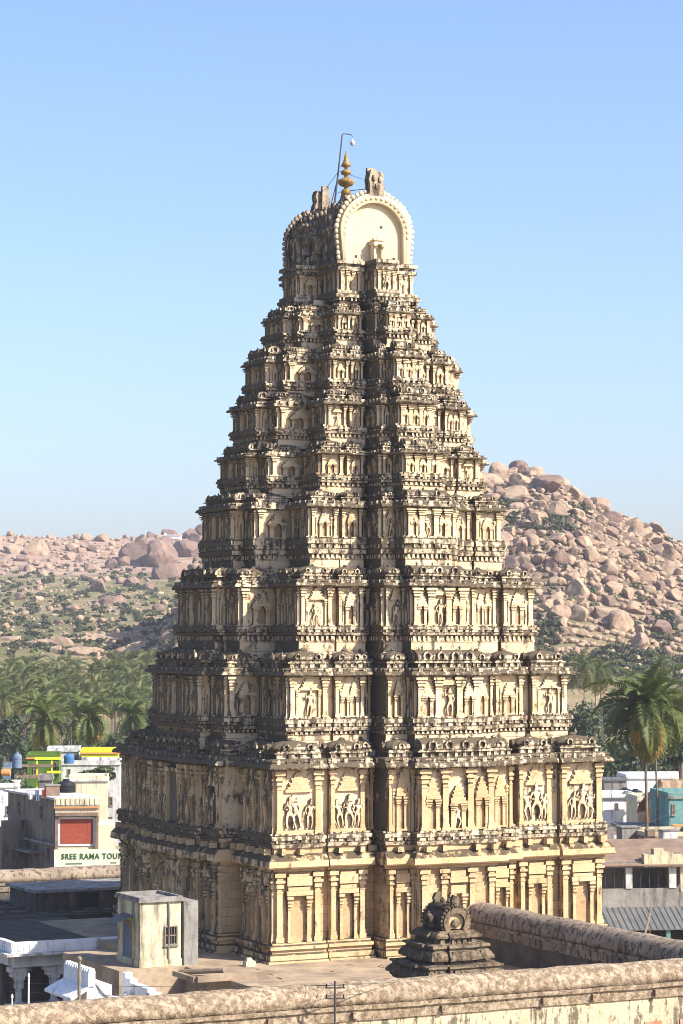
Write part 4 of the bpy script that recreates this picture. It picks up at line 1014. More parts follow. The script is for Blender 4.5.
m = MB(); m.add([(-.4, -.5, zat(866, d)), (wd, -.5, zat(866, d)), (wd, 5.2, zat(846, d)), (-.4, 5.2, zat(846, d)), (-.4, -.5, zat(865, d)), (wd, -.5, zat(865, d)), (wd, 5.2, zat(845, d)), (-.4, 5.2, zat(845, d))], [(0, 1, 2, 3), (4, 7, 6, 5), (0, 4, 5, 1), (3, 2, 6, 7), (0, 3, 7, 4), (1, 5, 6, 2)])
for k in range(24): m.box(-.3 + k * .42, -.25 + k * .42, -.4, 5.0, zat(865, d) + .0, zat(865, d) + .06)
m.build('roof', M['tilewall'], vr)
m = MB(); m.add([(-.6, -3.2, zat(926, d)), (wd, -3.2, zat(926, d)), (wd, .1, zat(908, d)), (-.6, .1, zat(908, d)), (-.6, -3.2, zat(925.4, d)), (wd, -3.2, zat(925.4, d)), (wd, .1, zat(907.4, d)), (-.6, .1, zat(907.4, d))], [(0, 1, 2, 3), (4, 7, 6, 5), (0, 4, 5, 1), (3, 2, 6, 7), (0, 3, 7, 4), (1, 5, 6, 2)]); 
for k_ in range(30): x_ = -.5 + k_ * .45; m.add([(x_, -3.22, zat(925.4, d) + .05), (x_ + .12, -3.22, zat(925.4, d) + .05), (x_ + .12, .1, zat(907.4, d) + .05), (x_, .1, zat(907.4, d) + .05)], [(0, 1, 2, 3)])
m.build('awning', M['tin'], vr)
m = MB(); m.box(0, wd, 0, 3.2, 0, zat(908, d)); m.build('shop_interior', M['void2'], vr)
for x, mt in ((1.4, 'orange'), (3.0, 'timber'), (4.4, 'teal'), (7.2, 'timber')):
    m = MB(); m.cbox(x, -2.9, 0, .3 if mt == 'teal' else .14, .2, zat(926, d)); m.build('post', M[mt], vr)
p = at(644, 938, 172); q = at(652, 905, 173); m = MB(); m.tube([(0, 0, 0), q - p], [.09, .06]); tag(m.build('bamboo_pole', M['timber'], None, loc=p), 'leaning pale bamboo pole in front of the dark shop awning', 'pole')
house('ruined_block', 'pale crumbling flat-roofed block at the right edge above the verandah', 640, 700, 836, 205, 'cream', 6, 8, 'tilewall')
h_ = house('brown_roof_house', 'low house with flat brown roof right beside the tower corner', 598, 645, 838, 214, 'concrete', 8, 8, 'tilewall')
d = 224; house('low_cream_house', 'low cream house with grey sheet roof between tower and palm', 619, 668, 826, d, 'cream', 5, 6, 'tin', parapet=False)
house('white_house', 'white house with small dark windows beside the tower right edge', 598, 634, 797, 246, 'white', 6, 5, 'tin', ((611, 614, 809, 803), (626, 629, 819, 815)))
house('yellow_white_house', 'sunlit pale yellow house wall just left of the palm trunk', 632.5, 652, 799, 240, 'paint_cream', 5, 6, 'whitegrey')
house('grey_shed', 'grey sheet-sided shed on the roofs right of the tower', 600, 622, 779, 272, 'concrete', 5, 4, 'tin', parapet=False)
house('long_white_house', 'long white house wall behind the palm trunks', 622, 690, 777, 286, 'white', 6, 4, 'whitegrey')
house('teal_house', 'teal painted house with one dark window at the right edge', 663, 715, 796, 222, 'teal', 7, 6, 'concrete', ((666, 669.5, 815, 804),))
tank(625, 799, 262, .85, 1.15, 'black', 'black water tank on the left of a pair of roof tanks')
tank(635.5, 799, 262, .8, 1.0, 'black', 'squat black water tank on the right of a pair of roof tanks')
d = 234; p = gbuild(648, 0, d); th_ = thing('thatched_shed', 'shed with sagging old brown thatch roof beside the teal house', 'shed', p, math.radians(6))
wd = xw(648, 700, d)
m = MB(); m.box(.4, wd, .8, 5, 0, zat(806, d)); m.build('wall', M['orange'], th_)
m = MB(); vs_ = []; NX, NY = 14, 8
for i in range(NX + 1):
    for j in range(NY + 1):
        x = -.3 + (wd + .3) * i / NX; y = -.2 + 6 * j / NY
        z = zat(816, d) + (zat(781, d) - zat(816, d)) * math.sin(PI * min(1, (j + .6) / NY * .95)) ** .7 * (1 - .55 * max(0, 1 - i / 4)) + random.uniform(-.12, .12); vs_.append((x, y, z))
m.add(vs_, [(i * (NY + 1) + j, (i + 1) * (NY + 1) + j, (i + 1) * (NY + 1) + j + 1, i * (NY + 1) + j + 1) for i in range(NX) for j in range(NY)]); m.build('roof', M['thatch'], th_)
m = MB(); m.box(.9, 1.9, .3, .6, zat(812, d), zat(803, d)); m.build('blue_cloth', M['blue'], th_)
p = gbuild(668, 0, 214); m = MB(); m.box(0, .9, 0, .8, 0, zat(826, 214)); m.box(-.08, .98, -.08, .88, zat(826, 214), zat(825, 214)); tag(m.build('gate_pier', M['orange'], None, loc=p, rotz=.1), 'ochre masonry pier at the right edge below the teal house', 'pier')
wl = MB()
for (a, b_) in (((604, 838, 235), (700, 800, 205)), ((606, 846, 235), (700, 826, 205)), ((602, 842, 210), (705, 880, 190))):
    A = at(*a); B_ = at(*b_); wl.tube([A.lerp(B_, t / 10) - Vector((0, 0, .8 * t / 10 * (1 - t / 10))) for t in range(11)], .02, 4)
tag(wl.build('power_line', M['whitegrey']), 'pale wires crossing the roofs right of the tower', 'power line')

# ------------------------------------------------------------------ clutter on roofs and walls
def antenna(px, y, d, h, label):
    p = at(px, y, d); t = thing('antenna', label, 'antenna', p, random.uniform(-.4, .4)); m = MB(); m.tube([(0, 0, -.4), (0, 0, h)], .03, 5); m.build('mast', M['iron'], t)
    m = MB(); m.tube([(-.6, 0, h * .92), (.6, 0, h * .92)], .02, 4)
    for k in range(5): m.tube([(-.5 + k * .25, -.3, h * .92), (-.5 + k * .25, .3, h * .92)], .014, 4)
    m.build('aerial', M['iron'], t)
def cloths(p0, p1, cols, label):
    t = thing('washing_line', label, 'washing line', p0); d_ = p1 - p0; m = MB(); m.tube([(0, 0, 0), d_ * .5 - Vector((0, 0, .12)), d_], .012, 4); m.tube([(0, 0, -1.8), (0, 0, .05)], .03, 5); m.tube([d_ - Vector((0, 0, 1.8)), d_ + Vector((0, 0, .05))], .03, 5); m.build('line', M['iron'], t)
    for k, c in enumerate(cols):
        a = d_ * ((k + .3) / len(cols)); b = d_ * ((k + .95) / len(cols)); h = random.uniform(.7, 1.1); m = MB(); n = 6; vs_ = []
        for i in range(n + 1):
            q = a.lerp(b, i / n); y = .06 * math.sin(i * 1.9 + k); vs_ += [q - Vector((0, 0, .1)), q + Vector((0, y, -.1 - h))]
        m.add(vs_, [(2 * i, 2 * i + 1, 2 * i + 3, 2 * i + 2) for i in range(n)]); m.build('cloth', M[c], t)
antenna(14, 798, 226, 2.6, 'thin television antenna on the grey house roof near the left edge')
antenna(30, 786, 236, 2.2, 'short television antenna between the grey house and the green house')
antenna(655, 836, 205, 2.4, 'thin television antenna on the pale crumbling block at the right')
antenna(612, 797, 246, 2.2, 'thin television antenna on the white house beside the tower')
cloths(at(612, 834, 212), at(640, 832, 212), ('white', 'blue', 'orange', 'white'), 'washing line with four pale and coloured cloths on the flat brown roof')
cloths(at(27, 790, 232), at(46, 788, 232), ('white', 'bluegrey', 'redpanel'), 'washing line with three cloths behind the grey house roof')
for (px, y, d, w_, dd_, h, mt, nm, lab) in ((628, 839, 208, 1.6, 1.2, 1.3, 'concrete', 'roof_cabin', 'small grey stair head block on the flat brown roof'), (668, 838, 203, 1.3, .9, .9, 'whitegrey', 'roof_block', 'pale square block on the crumbling roof at the right edge'), (650, 834, 204, .7, .6, .6, 'tilewall', 'crate', 'small brown crate on the crumbling roof'), (52, 797, 235, 1.3, 1.0, 1.4, 'tilewall', 'roof_cabin', 'brown stair head on the grey house roof beside the big black tank')):
    p = at(px, y, d); t = thing(nm, lab, nm.replace('_', ' '), p, .3); m = MB(); m.cbox(0, 0, -.3, w_, dd_, h); m.build('wall', M[mt], t); m = MB(); m.cbox(0, 0, h - .3, w_ * 1.15, dd_ * 1.15, .1); m.build('top_slab', M['concrete'], t)
# ------------------------------------------------------------------ hills
def sstep(a, b, x): t = np.clip((x - a) / (b - a), 0, 1); return t * t * (3 - 2 * t)
CRX = [(p - CX) / F * 750 for p in (60, 150, 185, 205, 300, 400, 480, 525, 560, 600, 640, 683, 760, 900, 1100)]
CRZ = [HC + (640 - y) / F * 750 - 2.5 for y in (655, 640, 600, 552, 505, 476, 469, 461, 481, 507, 527, 551, 590, 640, 648)]
LY = [540, 600, 700, 900, 1100, 1180, 1300, 1400, 1500, 1900, 2500]
LZ = [-5.5, 4, 16.5, 29, 48.5, 54, 72.5, 79.5, 80, 55, -6]
rn = np.random.default_rng(5)
WAV = [(rn.uniform(.008, .05), rn.uniform(0, 2 * PI), rn.uniform(0, 2 * PI)) for _ in range(14)]
def hN(X, Y):
    X = np.asarray(X, float); Y = np.asarray(Y, float)
    cz = np.interp(X, CRX, CRZ)
    t = np.clip((Y - 545) / 205, 0, 1); prof = np.sin(t * PI / 2) ** 1.15
    back = 1 - sstep(760, 1000, Y)
    hr = -6 + (cz + 6) * prof * back
    w_ = 1 - sstep(-45, 35, X + (Y - 600) * -.0) ; w_ = np.maximum(w_, .25 * (1 - sstep(250, 420, np.abs(X))))
    hl = -6 + (np.interp(Y, LY, LZ) + 6) * w_
    nz = np.zeros_like(hr)
    for f_, a, p in WAV: nz += np.sin(f_ * (X * math.cos(a) + Y * .6 * math.sin(a)) + p) * (.06 / f_) * .35
    amp = sstep(545, 700, Y) * (1 - sstep(1900, 2400, Y))
    far = sstep(1380, 1500, Y)
    h = np.maximum(hr, hl) + nz * amp * (1 - .55 * far)
    return h
XS = np.concatenate([np.arange(-700, -260, 20), np.arange(-260, 260, 5), np.arange(260, 701, 20)]); YS = np.concatenate([np.arange(530, 1000, 6), np.arange(1000, 1700, 12), np.arange(1700, 2561, 40)])
XX, YY = np.meshgrid(XS, YS); ZZ = hN(XX, YY)
nx, ny = len(XS), len(YS)
edge = np.minimum(1, np.minimum((700 - np.abs(XX)) / 60, 1)); ZZ = ZZ * edge + (-7) * (1 - edge); ZZ[0, :] = -7; ZZ[-1, :] = -7
co_ = np.stack([XX, YY, ZZ], -1).reshape(-1, 3)
idx = np.arange(nx * ny).reshape(ny, nx)
fq = np.stack([idx[:-1, :-1], idx[:-1, 1:], idx[1:, 1:], idx[1:, :-1]], -1).reshape(-1, 4)
me = bpy.data.meshes.new('hills'); me.from_pydata(co_.tolist(), [], fq.tolist()); me.materials.append(M['hill']); me.polygons.foreach_set('use_smooth', [True] * len(fq))
tag(link(bpy.data.objects.new('hills', me)), kind='structure')
def hit(px, py):
    r = ray(px, py); d = np.arange(540, 2400, 4.)
    X = r.x / r.y * d; Z = HC + r.z / r.y * d; g = hN(X, d) - Z
    k = np.nonzero(g > 0)[0]
    if len(k) == 0: return None
    k = k[0]; return Vector((X[k], d[k], float(hN(X[k], d[k]))))
# ------------------------------------------------------------------ boulders
def rock(sub, seed, flat):
    r_ = random.Random(seed); bm = bmesh.new(); bmesh.ops.create_icosphere(bm, subdivisions=sub, radius=1)
    planes = []
    for _ in range(9):
        n_ = Vector((r_.gauss(0, 1), r_.gauss(0, 1), r_.gauss(0, .8))).normalized(); planes.append((n_, r_.uniform(.46, .80)))
    sc = Vector((r_.uniform(.85, 1.25), r_.uniform(.8, 1.1), flat))
    for v in bm.verts:
        p = v.co.copy()
        for n_, c in planes:
            dd = p.dot(n_)
            if dd > c: p -= n_ * (dd - c) * .97
        p += noise.noise_vector(p * 2.1 + Vector((seed, 0, 0))) * .06
        v.co = Vector((p.x * sc.x, p.y * sc.y, p.z * sc.z)) * 1.32
    me = bpy.data.meshes.new('boulder'); bm.to_mesh(me); bm.free()
    return me
BM = ['b_pink', 'b_tan', 'b_brown']
RK = {}
for q in range(8):
    for mt in BM:
        a = rock(3, q, random.Random(q).uniform(.62, .95)); a.materials.append(M[mt]); RK[(q, mt)] = a
RKL = [rock(2, 20 + q, .75) for q in range(6)]
RKLV = []
for a in RKL:
    v = np.zeros(len(a.vertices) * 3); a.vertices.foreach_get('co', v); f = np.array([p.vertices[:] for p in a.polygons]); RKLV.append((v.reshape(-1, 3), f)); 
for a in RKL: bpy.data.meshes.remove(a)
cand = []                                                           # (p, size m, zone)
pr_ = random.Random(21)
def place(n, xr, yr, szr, zone, power=2.0, sep=.55, grid=[]):
    c = 0; tries = 0
    while c < n and tries < n * 30:
        tries += 1
        x = pr_.uniform(*xr); y = pr_.uniform(*yr)
        s = szr[0] + (szr[1] - szr[0]) * pr_.random() ** power
        if any(abs(x - a) < (s + b) * sep * .5 and abs(y - e) < (s + b) * sep * .38 for a, e, b in grid): continue
        p = hit(x, y)
        if p is None: continue
        if zone == 'right' and p.y > 900: continue
        if zone == 'left' and p.y > 1500: continue
        grid.append((x, y, s)); cand.append((p, s * p.y / F * .5, zone, x, y, s)); c += 1
GR, GL = [], []
# boulders of the right hill, biggest first
for (x, y, s) in ((497, 480, 26), (520, 487, 24), (548, 493, 26), (515, 500, 24), (487, 488, 22), (602, 512, 17), (640, 540, 21), (632, 530, 18), (657, 545, 14), (577, 600, 24), (560, 622, 20), (605, 618, 22), (618, 628, 24), (640, 648, 24), (550, 610, 17), (590, 560, 16), (575, 500, 16), (498, 470, 15), (512, 464, 14), (522, 462, 13), (535, 468, 15), (548, 473, 14), (560, 480, 14), (570, 488, 12), (612, 512, 13)):
    p = hit(x, y) or hit(x, y + 6) or hit(x, y + 12)
    if p: GR.append((x, y, s)); cand.append((p, s * p.y / F * .5, 'right', x, y, s))
place(170, (476, 700), (462, 640), (9, 19), 'right', 1.6, .58, GR)
place(850, (476, 700), (462, 655), (4.5, 9), 'right', 1.2, .54, GR)
place(1000, (476, 700), (475, 668), (2.6, 5.2), 'right', 1.1, .5, GR)
# left: outcrop by the tower, scattered slope, long flat slabs
for (x, y, s) in ((140, 562, 34), (158, 566, 34), (175, 578, 34), (185, 556, 27), (196, 545, 18), (205, 535, 16), (190, 538, 14), (166, 550, 16), (125, 566, 16), (180, 548, 14), (203, 560, 22), (100, 592, 15), (122, 584, 13), (133, 586, 15), (108, 604, 14), (118, 603, 13), (72, 612, 12), (96, 608, 10), (62, 648, 16), (20, 600, 10), (36, 555, 20), (12, 553, 16), (22, 562, 12), (48, 568, 10), (30, 572, 10), (150, 590, 12), (86, 580, 10), (158, 612, 10)):
    p = hit(x, y) or hit(x, y + 6) or hit(x, y + 12)
    if p: GL.append((x, y, s)); cand.append((p, s * p.y / F * .5, 'left', x, y, s))
place(45, (-10, 215), (534, 572), (6, 15), 'left', 1.6, .7, GL)
place(70, (-10, 215), (553, 640), (5, 10), 'left', 2.2, .8, GL)
place(170, (-10, 215), (556, 655), (2.5, 5.5), 'left', 1.4, .8, GL)
place(260, (-10, 215), (575, 650), (1.6, 3.6), 'left', 1.2, .7, GL)
place(150, (-10, 215), (534, 572), (2.5, 6), 'left', 1.2, .7, GL)
for (x, y, wpx, hpx, lab) in ((143, 645, 56, 20, 'long flat granite shelf above the palms beside the tower'), (100, 637, 60, 7, 'low pale rock ledge on the left slope just above the long shelf'), (84, 652, 34, 9, 'thin rock ledge peeping over the palms in the left middle'), (40, 642, 34, 9, 'low rock ledge at left above the palm grove'), (12, 637, 26, 8, 'low rock ledge at the far left edge above the palms'), (57, 648, 13, 14, 'upright block boulder above the palms left of the thin ledge')):
    p = hit(x, y + hpx * .4)
    if not p: continue
    o = bpy.data.objects.new('boulder', RK[(pr_.randrange(8), 'b_tan')]); COL.objects.link(o); k = p.y / F / 2
    o.location = p; o.rotation_euler = (0, 0, pr_.uniform(-.15, .15)); o.scale = (wpx * k, wpx * k * .6, hpx * k * 1.35); tag(o, lab, 'boulder', 'granite boulders on the left hills')
cand.sort(key=lambda c: -c[5])
from collections import defaultdict
zones = defaultdict(list)
BANDS = {'right': [(0, 500, 'along the crest of the right hill'), (500, 540, 'on the upper right hill below the crest'), (540, 575, 'halfway up the right hill'), (575, 612, 'on the lower right hill'), (612, 900, 'at the foot of the right hill')],
         'left': [(0, 560, 'on the far left ridge'), (560, 585, 'high on the scrubby left slope'), (585, 610, 'halfway down the scrubby left slope'), (610, 900, 'low on the left slope above the palms')]}
TINT = {'b_pink': 'pink', 'b_tan': 'tan', 'b_brown': 'brown'}
ORD = ['leftmost', 'second from left', 'third from left', 'fourth from left', 'fifth from left', 'sixth from left', 'seventh from left', 'eighth from left', 'ninth from left', 'tenth from left', 'eleventh from left', 'twelfth from left', '13th from left', '14th from left', '15th from left']
for n_, (p, r, zone, x, y, s) in enumerate(cand[:290]):
    mt = 'b_brown' if (zone == 'left' and x > 108 and s > 12) else pr_.choice(['b_pink', 'b_pink', 'b_tan', 'b_tan', 'b_brown'] if zone == 'right' else ['b_tan', 'b_pink', 'b_brown'])
    o = bpy.data.objects.new('boulder', RK[(pr_.randrange(8), mt)]); COL.objects.link(o)
    o.location = p + Vector((0, 0, r * .28)); o.rotation_euler = (pr_.uniform(-.3, .3), pr_.uniform(-.3, .3), pr_.uniform(0, 6.28)); k = r * pr_.uniform(.92, 1.1); o.scale = (k, k, k * pr_.uniform(.85, 1.15))
    band = next(t for a, b, t in BANDS[zone] if a <= y < b)
    size = 'huge' if s > 18 else 'large' if s > 11 else 'mid-sized' if s > 8.2 else 'small'
    zones[(size, TINT[mt], band)].append((x, o)); o['category'] = 'boulder'; o['group'] = 'granite boulders on the %s' % ('right hill' if zone == 'right' else 'left hills')
for (size, tint, band), lst in zones.items():
    lst.sort(key=lambda t: t[0])
    for i, (x, o) in enumerate(lst):
        o['label'] = '%s %s boulder %s%s' % (size, tint, band, '' if len(lst) == 1 else ', ' + (ORD[i] if i < len(ORD) else '%dth from left' % (i + 1)) + ' of these')
def field(name, items, mt):
    V_, F_ = [], []; n0 = 0
    for (p, r, zone, x, y, s) in items:
        v, f = RKLV[pr_.randrange(6)]; a = pr_.uniform(0, 6.28); c, q = math.cos(a), math.sin(a)
        w_ = np.stack([v[:, 0] * c - v[:, 1] * q, v[:, 0] * q + v[:, 1] * c, v[:, 2] * pr_.uniform(.8, 1.2)], -1) * r + np.array([p.x, p.y, p.z + r * .25])
        V_.append(w_); F_.append(f + n0); n0 += len(v)
    V_ = np.concatenate(V_); F_ = np.concatenate(F_)
    me = bpy.data.meshes.new(name); me.from_pydata(V_.tolist(), [], F_.tolist()); me.materials.append(M[mt]); me.polygons.foreach_set('use_smooth', [True] * len(F_))
    return tag(link(bpy.data.objects.new(name, me)), 'countless smaller granite boulders strewn over the hillsides', 'boulders', kind='stuff')
rest = cand[290:]
# extra cover of stones beyond what the ray placement gave, for views from the side
for _ in range(4200):
    X = pr_.uniform(-70, 300); Y = 570 + 190 * pr_.random() ** .8; Z = float(hN(X, Y)); rest.append((Vector((X, Y, Z)), pr_.uniform(.7, 2.6) if -45 < X < 45 or X > 118 else pr_.uniform(.5, 1.3), 'right', 0, 0, 0))
field('small_boulders', rest[0::2], 'b_pink'); field('small_boulders', rest[1::2], 'b_tan')
# ------------------------------------------------------------------ foliage helpers
def leaf_cloud(mb, rng_, blobs, n, size, up=.35):
    for _ in range(n):
        c, r = rng_.choice(blobs)
        while True:
            d = Vector((rng_.uniform(-1, 1), rng_.uniform(-1, 1), rng_.uniform(-1, 1)))
            if .45 < d.length < 1: break
        p = Vector(c) + Vector((d.x * r[0], d.y * r[1], d.z * r[2]))
        nrm = (d + Vector((rng_.uniform(-.8, .8), rng_.uniform(-.8, .8), rng_.uniform(-.3, .9)))).normalized()
        a = nrm.orthogonal().normalized(); b = nrm.cross(a); s = size * rng_.uniform(.6, 1.4); t = rng_.uniform(0, 6.28)
        a, b = a * math.cos(t) + b * math.sin(t), b * math.cos(t) - a * math.sin(t)
        mb.add([p - a * s, p + b * s * .55, p + a * s, p - b * s * .55], [(0, 1, 2, 3)])
def scrub_mesh(items, n_leaf, size):
    mb = MB(); r_ = random.Random(9)
    for (p, w) in items:
        leaf_cloud(mb, r_, [((p.x + r_.uniform(-.5, .5) * w, p.y + r_.uniform(-.5, .5) * w, p.z + .3 * w), (w * .7, w * .7, w * .5)) for _ in range(3)], n_leaf, size)
    return mb
its = []
for _ in range(560):
    x, y = pr_.uniform(-15, 215), 565 + 92 * pr_.random()
    p = hit(x, y)
    if p and p.y < 1400: its.append((p, pr_.uniform(.7, 2.3)))
for (xr, yr, n_) in (((490, 520), (505, 535), 60), ((530, 575), (522, 536), 40), ((570, 590), (505, 520), 14), ((520, 560), (620, 665), 60), ((600, 690), (650, 672), 50), ((555, 690), (660, 690), 110), ((650, 690), (615, 645), 24), ((500, 690), (540, 640), 30)):
    for _ in range(n_):
        p = hit(pr_.uniform(*xr), pr_.uniform(*yr))
        if p: its.append((p, pr_.uniform(1.2, 2.6)))
tag(scrub_mesh(its, 55, .55).build('scrub', M['scrub']), 'dry green thorn scrub growing between the boulders', 'scrub', kind='stuff')
# ------------------------------------------------------------------ palms
def frond(mb, az, el, length, droop, npair, lw, ll, rng_):
    pts = []; p = Vector((0, 0, 0)); e = el; ns = 9
    for k in range(ns + 1):
        pts.append(p.copy()); e -= droop / ns * (1 + k * .12)
        p += Vector((math.cos(az) * math.cos(e), math.sin(az) * math.cos(e), math.sin(e))) * (length / ns)
    side = Vector((-math.sin(az), math.cos(az), 0)); tw_ = rng_.uniform(-.3, .3)
    for k in range(ns):                                              # midrib
        w0, w1 = .07 * (1 - k / ns), .07 * (1 - (k + 1) / ns)
        mb.add([pts[k] - side * w0, pts[k] + side * w0, pts[k + 1] + side * w1, pts[k + 1] - side * w1], [(0, 1, 2, 3)])
    for i in range(npair):
        t = .12 + .88 * (i + .5) / npair; f = t * ns; k = min(int(f), ns - 1); q = pts[k].lerp(pts[k + 1], f - k); tan = (pts[k + 1] - pts[k]).normalized()
        upv = side.cross(tan).normalized()
        L_ = ll * math.sin(PI * (.15 + .8 * t)) * rng_.uniform(.8, 1.1)
        for sg in (-1, 1):
            dr = (side * sg * .85 + tan * .55 - upv * (.35 + .5 * rng_.random()) + Vector((0, 0, tw_ * sg))).normalized()
            m_ = q + dr * L_ * .5 + Vector((0, 0, .04)); e_ = q + dr * L_ - Vector((0, 0, L_ * .22)); w = tan * lw * .5
            mb.add([q - w * .7, q + w * .7, m_ + w, m_ - w, e_], [(0, 1, 2, 3), (3, 2, 4)])
def palm_crown(seed, n, length, npair, lw, ll, dead=.16):
    r_ = random.Random(seed); mb = MB()
    for k in range(n):
        u = (k + .5) / n; el = 1.42 - 2.35 * u; mb.cur = 1 if r_.random() < (u - (1 - 1.6 * dead)) / (1.2 * dead) else 0
        frond(mb, k * 2.399 + r_.uniform(-.4, .4), el + r_.uniform(-.3, .3), length * r_.uniform(.7, 1.15) * (1 - .2 * abs(u - .4)), .75 + .6 * u + r_.uniform(-.35, .4), npair, lw, ll, r_)
    mb.cur = 1
    for k in range(9): a = r_.uniform(0, 6.28); mb.ball((math.cos(a) * .35, math.sin(a) * .35, -.35 - r_.random() * .3), .17, 6, 4)
    return mb.mesh('crown', [M['frond'] if npair > 20 else M['farfrond'], M['deadfrond']])
def palm(name, label, loc, h, crown, lean, group=None, rz=0., sc=1., tr=.17):
    t = thing(name, label, 'palm tree', loc, rz, group)
    m = MB(); top = Vector((lean, 0, h)); pts = [Vector((lean * (k / 10) ** 1.7, .12 * math.sin(k), h * k / 10)) for k in range(11)]
    m.tube(pts, [tr * (1.5 - .75 * min(1, k / 3) - .02 * k) for k in range(11)], 8); m.build('trunk', M['trunk'], t)
    o = link(bpy.data.objects.new('crown', crown), t); o.location = pts[-1]; o.scale = (sc, sc, sc); return t
big = [palm_crown(50 + k, 62, 5.6, 30, .15, 1.2, .22) for k in range(2)]
front_ = [palm_crown(60 + k, 30, 5.6, 26, .2, 1.35, .12) for k in range(2)]
mid_ = [palm_crown(70 + k, 22, 4.7, 15, .18, 1.2, .16) for k in range(4)]
p = at(645, 706, 206); base = Vector((p.x, p.y, GZ)); 
palm('palm_tree', 'tall coconut palm with hanging yellowed fronds right of the tower', base, p.z - GZ - .2, big[0], .15, rz=.4, sc=1.0, tr=.2)
p = at(652, 700, 224); palm('palm_tree', 'second coconut palm, its trunk just right of the tall palm by the teal house', Vector((p.x + .3, p.y, GZ)), p.z - GZ - .4, big[1], -.2, rz=2.2, sc=.75, tr=.15)
for (px, py, d, sc, lab) in ((46, 719, 330, 1.35, 'broad coconut palm at the town edge behind the green house'), (90, 717, 345, 1.25, 'middle coconut palm of three behind the town, behind the blue tank'), (134, 716, 380, 1.1, 'coconut palm half hidden by the tower left edge behind the town')):
    p = at(px, py, d); palm('palm_tree', lab, Vector((p.x, p.y, GZ)), p.z - GZ, front_[int(px) % 2], pr_.uniform(-.6, .6), rz=pr_.uniform(0, 6), sc=sc * .74)
ROWW = ['front row', 'second row', 'third row', 'fourth row', 'back row']
for r_i, (d0, d1, n_, y0, y1) in enumerate(((430, 455, 9, 708, 698), (470, 490, 11, 698, 688), (500, 520, 12, 688, 678), (530, 550, 13, 678, 668), (556, 580, 12, 668, 660))):
    xs = sorted(-12 + 175 * (k + pr_.uniform(.15, .85)) / n_ for k in range(n_))
    for k, x in enumerate(xs):
        d = pr_.uniform(d0, d1); p = at(x, pr_.uniform(y1, y0), d); zb = max(GZ, float(hN(p.x, p.y)) - .3 if d > 530 else GZ)
        palm('palm_tree', 'coconut palm in the left grove, %s, %s' % (ROWW[r_i], ORD[k]), Vector((p.x, p.y, zb)), max(p.z - zb, 6.5), mid_[pr_.randrange(4)], pr_.uniform(-1, 1), 'coconut palms in the left grove', pr_.uniform(0, 6), pr_.uniform(.85, 1.1))
xs = sorted(560 + 130 * (k + pr_.uniform(.1, .9)) / 10 for k in range(10))
for k, x in enumerate(xs):
    d = pr_.uniform(400, 520); p = at(x, pr_.uniform(665, 705), d)
    palm('palm_tree', 'coconut palm in the dark grove below the right hill, %s' % ORD[k], Vector((p.x, p.y, GZ)), p.z - GZ, mid_[pr_.randrange(4)], pr_.uniform(-1, 1), 'coconut palms below the right hill', pr_.uniform(0, 6), pr_.uniform(.9, 1.15))
# ------------------------------------------------------------------ broad-leaved trees
def tree(label, px, py, d, wpx, hpx, seed, group=None, leaf=.42, n=1500, mat='leaf'):
    r_ = random.Random(seed); p = at(px, py, d); w = wpx * d / F / 2; H = p.z - GZ
    ch = hpx * d / F / 2
    t = thing('tree', label, 'tree', (p.x, p.y, GZ), 0, group)
    m = MB(); zc_ = H - ch
    m.tube([(0, 0, -.2), (.1, 0, zc_ * .5), (0, .1, zc_)], [.3, .22, .14], 7)
    blobs = []
    for k in range(9):
        a = r_.uniform(0, 6.28); rr = r_.uniform(.2, .75); c = (math.cos(a) * rr * w, math.sin(a) * rr * w, zc_ + r_.uniform(-.7, .75) * ch * .8)
        blobs.append((c, (w * r_.uniform(.3, .5), w * r_.uniform(.3, .5), ch * r_.uniform(.25, .45)))); m.tube([(0, 0, zc_ * .7), (c[0] * .5, c[1] * .5, (zc_ + c[2]) / 2), c], [.12, .08, .04], 5)
    m.build('trunk', M['trunk'], t)
    m = MB(); leaf_cloud(m, r_, blobs, n, leaf); m.build('crown', M[mat], t); return t
for i, a in enumerate(((4, 708, 430, 50, 50, 'round dark tree at the far left edge behind the town'), (24, 738, 420, 40, 34, 'low dark tree behind the slate blue house'), (70, 742, 420, 50, 30, 'dark bushy tree between the broad palm and the middle palm'), (112, 730, 405, 56, 44, 'dark bushy tree left of the tower behind the palms'), (150, 705, 420, 50, 60, 'dark tree touching the left tower edge above the town'),
                       (578, 700, 400, 60, 90, 'dark tree beside the right tower edge below the hill'), (605, 722, 380, 64, 80, 'dark round tree left of the tall palm'), (640, 728, 360, 70, 76, 'dark tree mass directly behind the tall palm'), (680, 716, 370, 66, 90, 'dark tree at the right edge behind the palms'), (600, 690, 470, 70, 70, 'bluish tree at the foot of the right hill'), (660, 680, 480, 80, 70, 'bluish tree at the hill foot right of the palm'))):
    tree(a[5], *a[:5], 100 + i, n=1900 if a[2] < 410 else 1500)
tree('small leafy tree before the white terraced house, touching the tower', 100, 764, 275, 40, 18, 200, n=900, leaf=.25)
tree('small green shrub tree on the far left among the rooftops', 20, 778, 268, 40, 16, 201, n=700, leaf=.25)
tree('small bright tree at the right edge beside the teal house', 681, 742, 262, 20, 26, 202, n=600, leaf=.25)
tree('green bush at the right edge behind the ochre pier', 682, 826, 216, 10, 14, 203, n=500, leaf=.16)
mb = MB(); r_ = random.Random(77); its = []
for _ in range(620):
    Y = r_.uniform(330, 560); X = r_.uniform(-Y * .17, -Y * .06); its.append((Vector((X, Y, max(GZ, float(hN(X, Y))))), r_.uniform(1.2, 3.0)))
for _ in range(420):
    Y = r_.uniform(320, 550); X = r_.uniform(Y * .085, Y * .17); its.append((Vector((X, Y, max(GZ, float(hN(X, Y))))), r_.uniform(1.4, 3.4)))
